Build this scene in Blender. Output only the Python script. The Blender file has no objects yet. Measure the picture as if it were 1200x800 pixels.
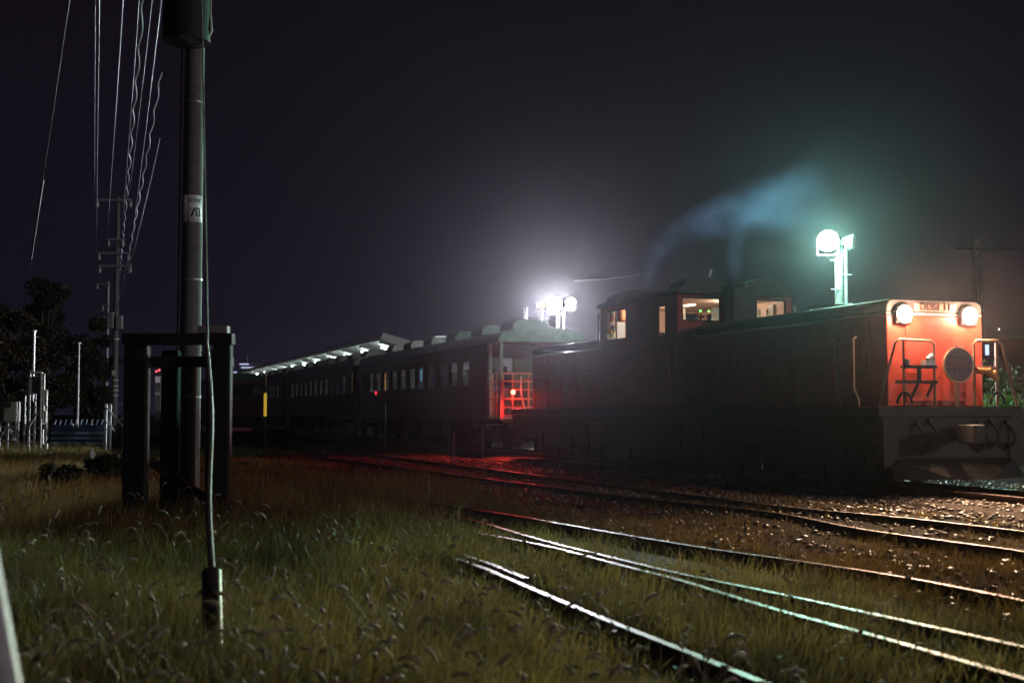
import bpy, bmesh, math, random
import numpy as np
from mathutils import Vector, Matrix

random.seed(7)
rng = np.random.default_rng(7)
scene = bpy.context.scene
col = scene.collection
R = math.radians

# ------------------------------------------------------------------ camera
CAM_H = 1.25                       # above the rail tops, which are z = 0
FPX = 1440.0                       # focal length in pixels of a 1200 px wide frame
PITCH = math.atan(82 / FPX)
GZ = -0.17                         # ground level
cam_d = bpy.data.cameras.new('camera')
cam = bpy.data.objects.new('camera', cam_d)
col.objects.link(cam)
cam.location = (0, 0, CAM_H)
cam.rotation_euler = (R(90) + PITCH, 0, 0)
cam_d.sensor_width = 36
cam_d.lens = 36 * FPX / 1200
cam_d.clip_start = 0.1
cam_d.clip_end = 2000
cam_d.dof.use_dof = True
cam_d.dof.focus_distance = 25
cam_d.dof.aperture_fstop = 2.6
scene.camera = cam

# ------------------------------------------------------------------ night sky
world = bpy.data.worlds.new('World')
scene.world = world
world.use_nodes = True
wn, wl = world.node_tree.nodes, world.node_tree.links
bg = wn['Background']
tc = wn.new('ShaderNodeTexCoord')
sep = wn.new('ShaderNodeSeparateXYZ')
rmp = wn.new('ShaderNodeValToRGB')
wl.new(tc.outputs['Generated'], sep.inputs[0])
wl.new(sep.outputs['Z'], rmp.inputs[0])
rmp.color_ramp.elements[0].position = 0.0
rmp.color_ramp.elements[0].color = (0.0085, 0.0075, 0.0165, 1)
rmp.color_ramp.elements[1].position = 0.30
rmp.color_ramp.elements[1].color = (0.0058, 0.0040, 0.0075, 1)
e = rmp.color_ramp.elements.new(0.08)
e.color = (0.0068, 0.0053, 0.0110, 1)
wl.new(rmp.outputs[0], bg.inputs['Color'])
bg.inputs['Strength'].default_value = 1.0

# added fill light, low behind the camera on the right, for an unseen lamp
fill_sun_d = bpy.data.lights.new('fill_sun', 'SUN')
fill_sun_d.energy = 0.42
fill_sun_d.angle = R(0.5)
fill_sun_d.color = (1.0, 0.90, 0.92)
fill_sun = bpy.data.objects.new('fill_sun', fill_sun_d)
col.objects.link(fill_sun)
fill_sun.rotation_euler = Vector((-0.95, 0.33, -0.22)).to_track_quat('-Z', 'Y').to_euler()

# ------------------------------------------------------------------ exposure / render
scene.view_settings.view_transform = 'Standard'
scene.view_settings.look = 'None'
scene.view_settings.exposure = 0.0
scene.view_settings.gamma = 1.0
scene.view_settings.use_curve_mapping = False
scene.render.engine = 'CYCLES'
cy = scene.cycles
cy.max_bounces = 6
cy.diffuse_bounces = 2
cy.glossy_bounces = 3
cy.transmission_bounces = 4
cy.transparent_max_bounces = 12
cy.volume_bounces = 0
cy.caustics_reflective = False
cy.caustics_refractive = False
cy.sample_clamp_indirect = 2.0
cy.use_denoising = True
cy.use_adaptive_sampling = False
cy.denoising_prefilter = 'ACCURATE'
cy.volume_max_steps = 128

# ------------------------------------------------------------------ helpers
def P(u, v, D):
    """the point at forward distance D that lies on pixel (u, v) of the 1200x800 photograph"""
    dx, dy = (u - 600) / FPX, (400 - v) / FPX
    c, s = math.cos(PITCH), math.sin(PITCH)
    d = Vector((dx, c - dy * s, s + dy * c))
    return Vector((0, 0, CAM_H)) + d * (D / d.y)

def G(u, v, z=0.0):
    dx, dy = (u - 600) / FPX, (400 - v) / FPX
    c, s = math.cos(PITCH), math.sin(PITCH)
    d = Vector((dx, c - dy * s, s + dy * c))
    return Vector((0, 0, CAM_H)) + d * ((z - CAM_H) / d.z)

def on_ground(u, D, z=GZ):
    p = P(u, 482, D); p.z = z
    return p

_mats = {}
def mat(name, c, rough=0.75, metal=0.0, var=0.25, scale=7.0, bump=0.0, spec=0.4, c2=None):
    if name in _mats: return _mats[name]
    m = bpy.data.materials.new(name); m.use_nodes = True
    n, l = m.node_tree.nodes, m.node_tree.links
    b = n['Principled BSDF']
    b.inputs['Roughness'].default_value = rough
    b.inputs['Metallic'].default_value = metal
    b.inputs['Specular IOR Level'].default_value = spec
    t = n.new('ShaderNodeTexCoord'); no = n.new('ShaderNodeTexNoise')
    no.inputs['Scale'].default_value = scale; no.inputs['Detail'].default_value = 6
    no.inputs['Roughness'].default_value = 0.65
    l.new(t.outputs['Object'], no.inputs['Vector'])
    r = n.new('ShaderNodeValToRGB')
    r.color_ramp.elements[0].position = 0.32; r.color_ramp.elements[1].position = 0.68
    lo = [x * (1 - var) for x in c] if c2 is None else c2
    r.color_ramp.elements[0].color = (*lo, 1)
    r.color_ramp.elements[1].color = (*[min(1, x * (1 + var)) for x in c], 1)
    l.new(no.outputs['Fac'], r.inputs[0]); l.new(r.outputs[0], b.inputs['Base Color'])
    mr = n.new('ShaderNodeMapRange')
    mr.inputs['To Min'].default_value = max(0.05, rough - 0.12); mr.inputs['To Max'].default_value = min(1, rough + 0.12)
    l.new(no.outputs['Fac'], mr.inputs['Value']); l.new(mr.outputs[0], b.inputs['Roughness'])
    if bump:
        bp = n.new('ShaderNodeBump'); bp.inputs['Strength'].default_value = bump; bp.inputs['Distance'].default_value = 0.02
        l.new(no.outputs['Fac'], bp.inputs['Height']); l.new(bp.outputs[0], b.inputs['Normal'])
    _mats[name] = m
    return m

def emit(name, c, s):
    if name in _mats: return _mats[name]
    m = bpy.data.materials.new(name); m.use_nodes = True
    b = m.node_tree.nodes['Principled BSDF']
    b.inputs['Base Color'].default_value = (0.5, 0.5, 0.5, 1)
    b.inputs['Emission Color'].default_value = (*c, 1)
    b.inputs['Emission Strength'].default_value = s
    _mats[name] = m
    return m

def glass_mat():
    if 'window glass' in _mats: return _mats['window glass']
    m = bpy.data.materials.new('window glass'); m.use_nodes = True
    n, l = m.node_tree.nodes, m.node_tree.links
    n.remove(n['Principled BSDF'])
    t = n.new('ShaderNodeBsdfTransparent'); t.inputs[0].default_value = (0.86, 0.9, 0.88, 1)
    g = n.new('ShaderNodeBsdfGlossy'); g.inputs['Roughness'].default_value = 0.06
    lw = n.new('ShaderNodeLayerWeight'); pw = n.new('ShaderNodeMath'); pw.operation = 'POWER'; pw.inputs[1].default_value = 5.0
    fr = n.new('ShaderNodeMath'); fr.operation = 'MULTIPLY_ADD'; fr.inputs[1].default_value = 0.5; fr.inputs[2].default_value = 0.025
    l.new(lw.outputs['Facing'], pw.inputs[0]); l.new(pw.outputs[0], fr.inputs[0])
    mx = n.new('ShaderNodeMixShader')
    l.new(fr.outputs[0], mx.inputs[0]); l.new(t.outputs[0], mx.inputs[1]); l.new(g.outputs[0], mx.inputs[2])
    l.new(mx.outputs[0], n['Material Output'].inputs[0])
    _mats['window glass'] = m
    return m

def leaf_mat(name, c, trans=0.45, var=0.4, scale=3.0, tint=(1.15, 1.1, 0.7)):
    if name in _mats: return _mats[name]
    m = bpy.data.materials.new(name); m.use_nodes = True
    n, l = m.node_tree.nodes, m.node_tree.links
    n.remove(n['Principled BSDF'])
    t = n.new('ShaderNodeTexCoord'); no = n.new('ShaderNodeTexNoise')
    no.inputs['Scale'].default_value = scale; no.inputs['Detail'].default_value = 5
    l.new(t.outputs['Object'], no.inputs['Vector'])
    r = n.new('ShaderNodeValToRGB')
    r.color_ramp.elements[0].position = 0.3; r.color_ramp.elements[1].position = 0.7
    r.color_ramp.elements[0].color = (*[x * (1 - var) for x in c], 1)
    r.color_ramp.elements[1].color = (c[0] * (1 + var) * tint[0], c[1] * (1 + var) * tint[1], c[2] * (1 + var) * tint[2], 1)
    l.new(no.outputs['Fac'], r.inputs[0])
    d = n.new('ShaderNodeBsdfDiffuse'); tr = n.new('ShaderNodeBsdfTranslucent'); gl = n.new('ShaderNodeBsdfGlossy')
    gl.inputs['Roughness'].default_value = 0.45
    l.new(r.outputs[0], d.inputs[0]); l.new(r.outputs[0], tr.inputs[0])
    mx = n.new('ShaderNodeMixShader'); mx.inputs[0].default_value = trans
    l.new(d.outputs[0], mx.inputs[1]); l.new(tr.outputs[0], mx.inputs[2])
    m2 = n.new('ShaderNodeMixShader'); m2.inputs[0].default_value = 0.05
    l.new(mx.outputs[0], m2.inputs[1]); l.new(gl.outputs[0], m2.inputs[2])
    l.new(m2.outputs[0], n['Material Output'].inputs[0])
    _mats[name] = m
    return m

class MB:
    def __init__(self): self.v, self.f, self.mi, self.cur = [], [], [], 0
    def m(self, i): self.cur = i; return self
    def add(self, vs, fs):
        b = len(self.v)
        self.v += [tuple(x) for x in vs]
        for f in fs:
            self.f.append(tuple(b + i for i in f)); self.mi.append(self.cur)
        return self
    def box(self, x0, x1, y0, y1, z0, z1, M=None):
        vs = [Vector((x, y, z)) for z in (z0, z1) for x, y in ((x0, y0), (x1, y0), (x1, y1), (x0, y1))]
        if M is not None: vs = [M @ q for q in vs]
        return self.add(vs, [(3, 2, 1, 0), (4, 5, 6, 7), (0, 1, 5, 4), (1, 2, 6, 5), (2, 3, 7, 6), (3, 0, 4, 7)])
    def bar(self, a, b, w, h=None, up=Vector((0, 0, 1))):
        a, b = Vector(a), Vector(b); h = h or w
        d = (b - a).normalized()
        if abs(d.dot(up)) > 0.98: up = Vector((0, 1, 0))
        s = d.cross(up).normalized(); t = s.cross(d)
        vs = [q + s * (i * w / 2) + t * (j * h / 2) for q in (a, b) for i, j in ((-1, -1), (1, -1), (1, 1), (-1, 1))]
        return self.add(vs, [(0, 1, 2, 3), (7, 6, 5, 4), (0, 4, 5, 1), (1, 5, 6, 2), (2, 6, 7, 3), (3, 7, 4, 0)])
    def tube(self, pts, r, n=8, cap=True):
        pts = [Vector(q) for q in pts]
        rs = r if isinstance(r, (list, tuple)) else [r] * len(pts)
        vs, ref = [], None
        for i, q in enumerate(pts):
            d = (pts[min(i + 1, len(pts) - 1)] - pts[max(i - 1, 0)]).normalized()
            if ref is None:
                ref = Vector((1, 0, 0)) if abs(d.x) < 0.8 else Vector((0, 1, 0))
            s = (ref - d * ref.dot(d)).normalized(); t = d.cross(s); ref = s
            vs += [q + (s * math.cos(2 * math.pi * k / n) + t * math.sin(2 * math.pi * k / n)) * rs[i] for k in range(n)]
        fs = [(i * n + k, i * n + (k + 1) % n, (i + 1) * n + (k + 1) % n, (i + 1) * n + k) for i in range(len(pts) - 1) for k in range(n)]
        if cap: fs += [tuple(range(n - 1, -1, -1)), tuple(range((len(pts) - 1) * n, len(pts) * n))]
        return self.add(vs, fs)
    def cyl(self, a, b, r, n=16, r2=None): return self.tube([a, b], [r, r if r2 is None else r2], n)
    def prism(self, prof, x0, x1):
        """extrude a (y, z) outline along x"""
        n = len(prof)
        vs = [(x, y, z) for x in (x0, x1) for y, z in prof]
        fs = [(k, (k + 1) % n, n + (k + 1) % n, n + k) for k in range(n)]
        fs += [tuple(range(n - 1, -1, -1)), tuple(range(n, 2 * n))]
        return self.add(vs, fs)
    def wall(self, axis, pos, th, a0, a1, z0, z1, holes):
        """a wall of thickness th with rectangular openings (a, b, zlow, zhigh)"""
        A = sorted({a0, a1, *[h[0] for h in holes], *[h[1] for h in holes]})
        Z = sorted({z0, z1, *[h[2] for h in holes], *[h[3] for h in holes]})
        for i in range(len(A) - 1):
            for j in range(len(Z) - 1):
                ca, cz = (A[i] + A[i + 1]) / 2, (Z[j] + Z[j + 1]) / 2
                if any(h[0] < ca < h[1] and h[2] < cz < h[3] for h in holes): continue
                if axis == 'x': self.box(pos, pos + th, A[i], A[i + 1], Z[j], Z[j + 1])
                else: self.box(A[i], A[i + 1], pos, pos + th, Z[j], Z[j + 1])
        return self
    def build(self, name, mats, parent=None, smooth=False, bevel=0.0):
        me = bpy.data.meshes.new(name)
        me.from_pydata(self.v, [], self.f)
        for q in (mats if isinstance(mats, (list, tuple)) else [mats]): me.materials.append(q)
        if any(self.mi): me.polygons.foreach_set('material_index', self.mi)
        if smooth:
            me.polygons.foreach_set('use_smooth', [True] * len(me.polygons))
            me.set_sharp_from_angle(angle=R(40))
        o = bpy.data.objects.new(name, me); col.objects.link(o)
        if parent is not None: o.parent = parent
        if bevel:
            b = o.modifiers.new('bevel', 'BEVEL'); b.width = bevel; b.segments = 2; b.limit_method = 'ANGLE'
        return o

def tag(o, label=None, cat=None, group=None, kind=None):
    if label: o['label'] = label
    if cat: o['category'] = cat
    if group: o['group'] = group
    if kind: o['kind'] = kind
    return o

def empty(name, loc, label, cat, rz=0.0, group=None):
    o = bpy.data.objects.new(name, None); col.objects.link(o)
    o.empty_display_size = 0.3
    o.location = loc; o.rotation_euler = (0, 0, rz)
    return tag(o, label, cat, group)

def copy_tree(o, parent=None):
    c = o.copy(); col.objects.link(c)
    c.parent = parent
    for ch in list(o.children): copy_tree(ch, c)
    return c

def point_light(name, loc, power, colour, r=0.1, parent=None):
    d = bpy.data.lights.new(name, 'POINT'); d.energy = power; d.color = colour; d.shadow_soft_size = r
    o = bpy.data.objects.new(name, d); col.objects.link(o); o.location = loc
    if parent is not None: o.parent = parent
    return o

def bulk(name, V, F3, m, smooth=False):
    """fast mesh from numpy vertices and triangles"""
    me = bpy.data.meshes.new(name)
    me.vertices.add(len(V)); me.vertices.foreach_set('co', np.asarray(V, dtype=np.float32).ravel())
    nf = len(F3)
    me.loops.add(nf * 3); me.loops.foreach_set('vertex_index', np.asarray(F3, dtype=np.int32).ravel())
    me.polygons.add(nf); me.polygons.foreach_set('loop_start', np.arange(0, nf * 3, 3, dtype=np.int32))
    if smooth: me.polygons.foreach_set('use_smooth', np.ones(nf, dtype=bool))
    me.materials.append(m); me.update(calc_edges=True)
    o = bpy.data.objects.new(name, me); col.objects.link(o)
    return o

def text_mesh(body, size, extrude=0.004, name='lettering', bold=0.0, sx=1.0):
    cu = bpy.data.curves.new(name, 'FONT'); cu.body = body; cu.size = size; cu.extrude = extrude
    cu.align_x = 'CENTER'; cu.align_y = 'CENTER'; cu.offset = bold; cu.resolution_u = 3
    o = bpy.data.objects.new(name, cu); col.objects.link(o)
    bpy.context.view_layer.update()
    me = bpy.data.meshes.new_from_object(o.evaluated_get(bpy.context.evaluated_depsgraph_get()))
    bpy.data.objects.remove(o); bpy.data.curves.remove(cu)
    for q in me.vertices: q.co.x *= sx
    me.name = name
    return me

# the train's axis: it stands obliquely, its front towards the right of the camera
AW = Vector((-0.334, 0.943, 0)).normalized()      # away from the camera, along the train
FW = -AW                                          # the way the locomotive faces
PL = Vector((-AW.y * -1, -AW.x, 0)); PL = Vector((AW.y, -AW.x, 0))   # across, to the far side
RZ = math.atan2(FW.y, FW.x)
FC = Vector((5.89, 19.79, 0))                     # near corner of the locomotive's front end
LOCO = FC + PL * 1.45 - FW * 9.1                  # its middle, on the rail tops
def T(x, y, z=0.0):
    return LOCO + FW * x + PL * y + Vector((0, 0, z))

# ------------------------------------------------------------------ shared materials
M_rail = mat('rail steel', (0.060, 0.042, 0.033), 0.52, 0.9, 0.8, 11)
M_railside = mat('rusty rail web', (0.075, 0.04, 0.028), 0.85, 0.1, 0.4, 12, 0.3)
M_sleeper = mat('weathered sleeper wood', (0.055, 0.045, 0.038), 0.9, 0, 0.4, 9, 0.4)
M_stone = mat('ballast stone', (0.15, 0.122, 0.10), 0.40, 0, 0.6, 14, 0.3, 0.6)
M_soil = mat('dark soil', (0.022, 0.017, 0.013), 0.95, 0, 0.5, 1.3, 0.6, 0.03)
M_dark = mat('dark running gear', (0.022, 0.021, 0.022), 0.6, 0.2, 0.3, 10)
M_verm = mat('vermilion paint', (0.50, 0.058, 0.030), 0.45, 0, 0.22, 5)
M_grey = mat('grey roof paint', (0.075, 0.06, 0.062), 0.55, 0, 0.25, 6)
M_white = mat('white stripe paint', (0.7, 0.68, 0.62), 0.5, 0, 0.08, 8)
M_cream = mat('cab interior cream', (0.62, 0.42, 0.33), 0.6, 0, 0.12, 4)
M_steelg = mat('galvanised steel', (0.42, 0.43, 0.44), 0.5, 0.5, 0.25, 9)
M_conc = mat('pole concrete', (0.17, 0.158, 0.16), 0.85, 0, 0.2, 8, 0.15)
M_wood = mat('creosoted timber', (0.012, 0.009, 0.008), 0.9, 0, 0.4, 8, 0.4)
M_coach = mat('dark brown coach paint', (0.055, 0.030, 0.022), 0.4, 0, 0.2, 5)
M_coachroof = mat('coach roof grey', (0.20, 0.21, 0.20), 0.7, 0, 0.25, 5)
M_black = mat('black rubber', (0.012, 0.012, 0.013), 0.6, 0, 0.2, 9)
M_rose = mat('handrail paint', (0.26, 0.15, 0.10), 0.4, 0.2, 0.15, 9)
M_greycab = mat('grey green cabinet paint', (0.20, 0.24, 0.22), 0.5, 0, 0.15, 6)
M_glass = glass_mat()

# ------------------------------------------------------------------ ground
def hgt(x, y):
    return 0.025 * np.sin(x * 0.9 + 1.3) * np.sin(y * 0.7) + 0.02 * np.sin(x * 2.3 + y * 1.7)
def gz(x, y):
    '''ground height: a little higher between the siding rails'''
    t = (np.asarray(x) - FC.x) * PL.x + (np.asarray(y) - FC.y) * PL.y
    k = np.clip((t + 11.2) / 1.4, 0, 1) * np.clip((-1.3 - t) / 0.6, 0, 1) * np.clip((60 - np.asarray(y)) / 20, 0, 1)
    return GZ + 0.082 * k + hgt(x, y) * (1 - 0.45 * k)
def build_ground():
    xs = np.unique(np.concatenate([np.linspace(-250, -30, 12), np.linspace(-30, 30, 121), np.linspace(30, 250, 12)]))
    ys = np.unique(np.concatenate([np.linspace(-25, 0, 6), np.linspace(0, 60, 121), np.linspace(60, 510, 20)]))
    X, Y = np.meshgrid(xs, ys)
    Z = gz(X, Y)
    V = np.stack([X.ravel(), Y.ravel(), Z.ravel()], 1)
    nx, ny = len(xs), len(ys)
    F = []
    for j in range(ny - 1):
        for i in range(nx - 1):
            a = j * nx + i
            F += [(a, a + 1, a + nx + 1), (a, a + nx + 1, a + nx)]
    tag(bulk('ground', V, F, M_soil, True), kind='structure')
build_ground()

# ------------------------------------------------------------------ tracks
def smooth_poly(pts, step=0.25):
    """resample a ground polyline by Catmull-Rom"""
    pts = [Vector(q) for q in pts]
    q = [pts[0] * 2 - pts[1]] + pts + [pts[-1] * 2 - pts[-2]]
    out = []
    for i in range(1, len(q) - 2):
        n = max(2, int((q[i + 1] - q[i]).length / step))
        for k in range(n):
            t = k / n
            out.append(0.5 * ((2 * q[i]) + (q[i + 1] - q[i - 1]) * t + (2 * q[i - 1] - 5 * q[i] + 4 * q[i + 1] - q[i + 2]) * t * t
                              + (3 * q[i] - q[i - 1] - 3 * q[i + 1] + q[i + 2]) * t ** 3))
    out.append(pts[-1])
    return out

def rail_mesh(pts, parent):
    prof = [(-0.055, -0.14), (0.055, -0.14), (0.055, -0.125), (0.012, -0.105), (0.012, -0.042), (0.032, -0.034), (0.032, -0.006), (0.026, 0.0),
            (-0.026, 0.0), (-0.032, -0.006), (-0.032, -0.034), (-0.012, -0.042), (-0.012, -0.105), (-0.055, -0.125)]
    mb = MB(); n = len(prof); vs = []
    for i, q in enumerate(pts):
        d = (pts[min(i + 1, len(pts) - 1)] - pts[max(i - 1, 0)]); d.z = 0; d.normalize()
        s = Vector((d.y, -d.x, 0))
        vs += [q + s * a + Vector((0, 0, b)) for a, b in prof]
    fs, mi = [], []
    for i in range(len(pts) - 1):
        for k in range(n):
            fs.append((i * n + k, i * n + (k + 1) % n, (i + 1) * n + (k + 1) % n, (i + 1) * n + k))
            mi.append(0 if k in (5, 6, 7, 8, 9) and k != 5 and k != 9 else 1)
    fs += [tuple(range(n)), tuple(range((len(pts) - 1) * n, len(pts) * n))]; mi += [1, 1]
    mb.add(vs, fs); mb.mi = mi
    return mb.build('rail', [M_rail, M_railside], parent)

sleeper_me = None
def track(label, rails, sleeper_span, gap=0.62):
    global sleeper_me
    root = empty('railway_track', (0, 0, 0), label, 'railway track')
    polys = [smooth_poly(r) for r in rails]
    for q in polys: rail_mesh(q, root)
    a, b = polys[0], polys[1]
    acc, last, cnt = 0.0, a[0], 0
    for q in a:
        acc += (q - last).length; last = q
        if acc >= gap and sleeper_span[0] < q.y < sleeper_span[1] and cnt < 95:
            acc = 0; cnt += 1
            o = min(b, key=lambda w: (w - q).length_squared)
            c = (q + o) / 2; d = (o - q); d.z = 0; d.normalize()
            if sleeper_me is None:
                s = MB().box(-1.0, 1.0, -0.1, 0.1, -0.11, 0.0).build('sleeper', M_sleeper, root, bevel=0.012)
                sleeper_me = s
            else:
                s = sleeper_me.copy(); col.objects.link(s); s.parent = root
            s.location = (c.x, c.y, (-0.085 if len(rails[0]) > 5 else -0.142) + random.uniform(-0.012, 0.006)); s.rotation_euler = (0, 0, math.atan2(d.y, d.x) + random.uniform(-0.03, 0.03))
    return root

g = 0.535
track('straight main track under the locomotive and coaches, glinting red behind the locomotive',
      [[T(x, -g) for x in (26, 9, -10, -40, -95)], [T(x, g) for x in (26, 9, -10, -40, -95)]], (16, 70))
RAIL_A1 = [(1330, 638), (1200, 622), (1060, 606), (912, 592), (760, 573), (623, 555.5), (568, 548.5), (470, 536), (380, 525)]
RAIL_A2 = [(1330, 669), (1200, 645.5), (1100, 632), (1002, 618), (901, 599), (760, 584), (608, 565), (566, 560), (470, 547), (360, 533)]
track('polished siding track next to the ballast in front of the locomotive, farthest of three',
      [[G(*q) for q in RAIL_A1], [G(*q) for q in RAIL_A2]], (9, 45))
RAIL_B1 = [(1330, 732), (1200, 703), (1062, 676), (931, 656), (837, 643), (720, 624), (623, 607), (571, 598.5), (470, 583)]
RAIL_B2 = [(1330, 788), (1200, 757), (1025, 719), (894, 691), (800, 672), (719, 653), (640, 633.5), (593, 620), (557, 610), (460, 590)]
track('middle siding track with bright orange lit rails, between the ballast strip and the nearest track',
      [[G(*q) for q in RAIL_B1], [G(*q) for q in RAIL_B2]], (5, 30))
RAIL_C1 = [(1330, 830), (1200, 794), (1025, 744), (912, 714), (800, 680), (737, 664), (640, 639), (550, 622), (450, 604)]
RAIL_C2 = [(1010, 850), (897, 800), (800, 760.5), (737, 736), (659, 704), (584, 672), (562, 663), (480, 636)]
tc_ = track('nearest weedy siding track, one rail running through grass to the bottom edge',
      [[G(*q) for q in RAIL_C1], [G(*q) for q in RAIL_C2]], (4, 20))
rail_mesh(smooth_poly([G(617, 677), G(595, 668), G(572, 659), G(540, 648)]), tc_)['label'] = 'short check rail beside the outer running rail'

# ballast bed under the main line
def strip(name, m, t0, t1, x0, x1, z0, z1, sl=0.25):
    mb = MB(); vs = []; n = 40
    for i in range(n + 1):
        x = x0 + (x1 - x0) * i / n
        for y, z in ((t0 - sl, z0), (t0, z1), (t1, z1), (t1 + sl, z0)): vs.append(T(x, y, z + 0.008 * math.sin(i * 1.7 + y)))
    fs = [(i * 4 + k, i * 4 + k + 1, i * 4 + k + 5, i * 4 + k + 4) for i in range(n) for k in range(3)]
    mb.add(vs, fs)
    return tag(mb.build(name, m, smooth=True), kind='structure')
strip('ballast_bed', mat('ballast bed gravel', (0.06, 0.05, 0.042), 0.9, 0, 0.6, 22, 0.8, 0.05), -1.5, 1.6, 30, -100, GZ - 0.05, -0.125)
strip('platform', mat('platform concrete', (0.34, 0.33, 0.31), 0.95, 0, 0.15, 3, 0.1, 0.05), 1.95, 6.5, -33, -120, GZ - 0.05, 0.92, 0.03)

def stones():
    t = (1 + 5 ** 0.5) / 2
    B = np.array([(-1, t, 0), (1, t, 0), (-1, -t, 0), (1, -t, 0), (0, -1, t), (0, 1, t), (0, -1, -t), (0, 1, -t), (t, 0, -1), (t, 0, 1), (-t, 0, -1), (-t, 0, 1)]) / 1.9
    FI = np.array([(0, 11, 5), (0, 5, 1), (0, 1, 7), (0, 7, 10), (0, 10, 11), (1, 5, 9), (5, 11, 4), (11, 10, 2), (10, 7, 6), (7, 1, 8),
                   (3, 9, 4), (3, 4, 2), (3, 2, 6), (3, 6, 8), (3, 8, 9), (4, 9, 5), (2, 4, 11), (6, 2, 10), (8, 6, 7), (9, 8, 1)])
    pts = []
    for _ in range(60000):
        x = rng.uniform(-14, 22); y = rng.uniform(-8.2, 3.2)
        q = T(x, y)
        if q.y < 6 or q.y > 36: continue
        dens = 0.0
        if y > -2.4: dens = 0.55
        elif -5.6 > y: dens = 0.22
        elif y > -4.5: dens = 0.35
        else: dens = 0.30
        if y < -4.2: dens *= 0.6 + 0.4 * math.sin(q.x * 1.3 + q.y * 0.9) + 0.35
        if x < 0 and y < -2: dens *= 0.35
        if rng.random() > dens: continue
        pts.append((q.x, q.y, (-0.115 if y > -1.5 else float(gz(q.x, q.y)) + 0.012)))
    pts = np.array(pts); n = len(pts)
    sz = 0.014 + 0.036 * rng.uniform(0, 1, n) ** 1.8
    V = B[None] * (1 + rng.uniform(-0.32, 0.32, (n, 12, 1))) * sz[:, None, None]
    a = rng.uniform(0, 6.28, n); ca, sa = np.cos(a)[:, None], np.sin(a)[:, None]
    b = rng.uniform(0, 6.28, n); cb, sb = np.cos(b)[:, None], np.sin(b)[:, None]
    x, y, z = V[..., 0] * 1.25, V[..., 1], V[..., 2] * 0.8
    x, y = x * ca - y * sa, x * sa + y * ca
    y2, z = y * cb * 0.3 + y * 0.7 - z * sb * 0.3, z * (0.7 + 0.3 * cb) + y * sb * 0.3
    V = np.stack([x, y2, z], -1) + pts[:, None, :]
    F = (FI[None] + (np.arange(n) * 12)[:, None, None]).reshape(-1, 3)
    tag(bulk('ballast_gravel', V.reshape(-1, 3), F, M_stone), 'loose grey ballast stones lying around the tracks by the locomotive', 'gravel', kind='stuff')
stones()

# ------------------------------------------------------------------ diesel locomotive
def rounded(w, z0, z1, r, n=5):
    pr = [(-w, z0), (w, z0)]
    for k in range(n + 1):
        a = math.pi / 2 * k / n
        pr.append((w - r + r * math.cos(a), z1 - r + r * math.sin(a)))
    for k in range(n + 1):
        a = math.pi / 2 * k / n
        pr.append((-w + r - r * math.sin(a), z1 - r + r * math.cos(a)))
    return pr

def wheel_mesh(parent, x, y, r=0.43):
    mb = MB()
    mb.cyl((x, y - 0.06, r), (x, y + 0.06, r), r, 24)
    mb.cyl((x, y - 0.085, r), (x, y - 0.055, r), r * 0.72, 24)
    return mb.build('wheel', M_dark, parent, smooth=True)

def bogie(parent, x, wb, sgn=(-1, 1)):
    mb = MB()
    for y in (-0.98, 0.98):
        mb.box(x - wb / 2 - 0.45, x + wb / 2 + 0.45, y - 0.07, y + 0.07, 0.30, 0.72)
        for dx in (-wb / 2, wb / 2):
            mb.box(x + dx - 0.16, x + dx + 0.16, y - 0.13, y + 0.13, 0.28, 0.6)
        for dx in (-0.3, 0.3):
            mb.tube([(x + dx, y, 0.6), (x + dx, y, 0.95)], 0.1, 10)
    mb.box(x - 0.3, x + 0.3, -0.9, 0.9, 0.5, 0.8)
    b = mb.build('bogie', M_dark, parent)
    for dx in (-wb / 2, wb / 2):
        for y in (-0.535, 0.535): wheel_mesh(b, x + dx, y)
    return b

loco = empty('diesel_locomotive', LOCO, 'orange centre cab diesel locomotive with two glaring headlights and a round headmark', 'locomotive', RZ)
HW, HT = 0.97, 3.12          # hood half width and height
XF, XR, XC = 8.7, -8.1, 2.07 # hood faces and cab walls

mb = MB()                    # frame
mb.box(-8.62, 9.1, -1.45, 1.45, 1.16, 1.33)
mb.box(-8.5, 9.0, -1.36, 1.36, 0.98, 1.157)
mb.box(9.0, 9.12, -1.40, 1.40, 0.45, 1.155); mb.box(-8.66, -8.5, -1.40, 1.40, 0.45, 1.155)
mb.box(-1.9, 1.9, -1.3, -0.55, 0.35, 0.975); mb.box(-1.9, 1.9, 0.55, 1.3, 0.35, 0.975)      # tanks
for x in (2.45, 3.4, -2.6, -3.55):
    mb.box(x - 0.42, x + 0.42, -1.3, -0.75, 0.32, 0.975); mb.box(x - 0.42, x + 0.42, 0.75, 1.3, 0.32, 0.975)
for x0, x1 in ((4.1, 8.9), (-8.4, -4.1)): mb.box(x0, x1, -0.2, 0.2, 0.2, 0.975); mb.box(x0, x1, -1.22, -1.17, 0.62, 0.975)
mb.build('frame', M_dark, loco, bevel=0.012)
bogie(loco, 6.4, 2.2); bogie(loco, -6.0, 2.2)
for y in (-0.86, 0.86):  # dark bars added to hide the lit ground seen below the frame
    for x0, x1, z0, z1 in ((4.6, 8.75, 0.10, 0.30), (-8.2, -4.2, 0.10, 0.30), (-4.1, 4.5, 0.12, 0.34)):
        mb = MB(); mb.box(x0, x1, y - 0.025, y + 0.025, z0, z1)
        for k in range(5):
            x = x0 + (x1 - x0) * (k + 0.5) / 5; mb.box(x - 0.07, x + 0.07, y - 0.06, y + 0.06, z0 - 0.03, z1 + 0.15)
        mb.build('gap_screen', M_dark, loco)
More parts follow.
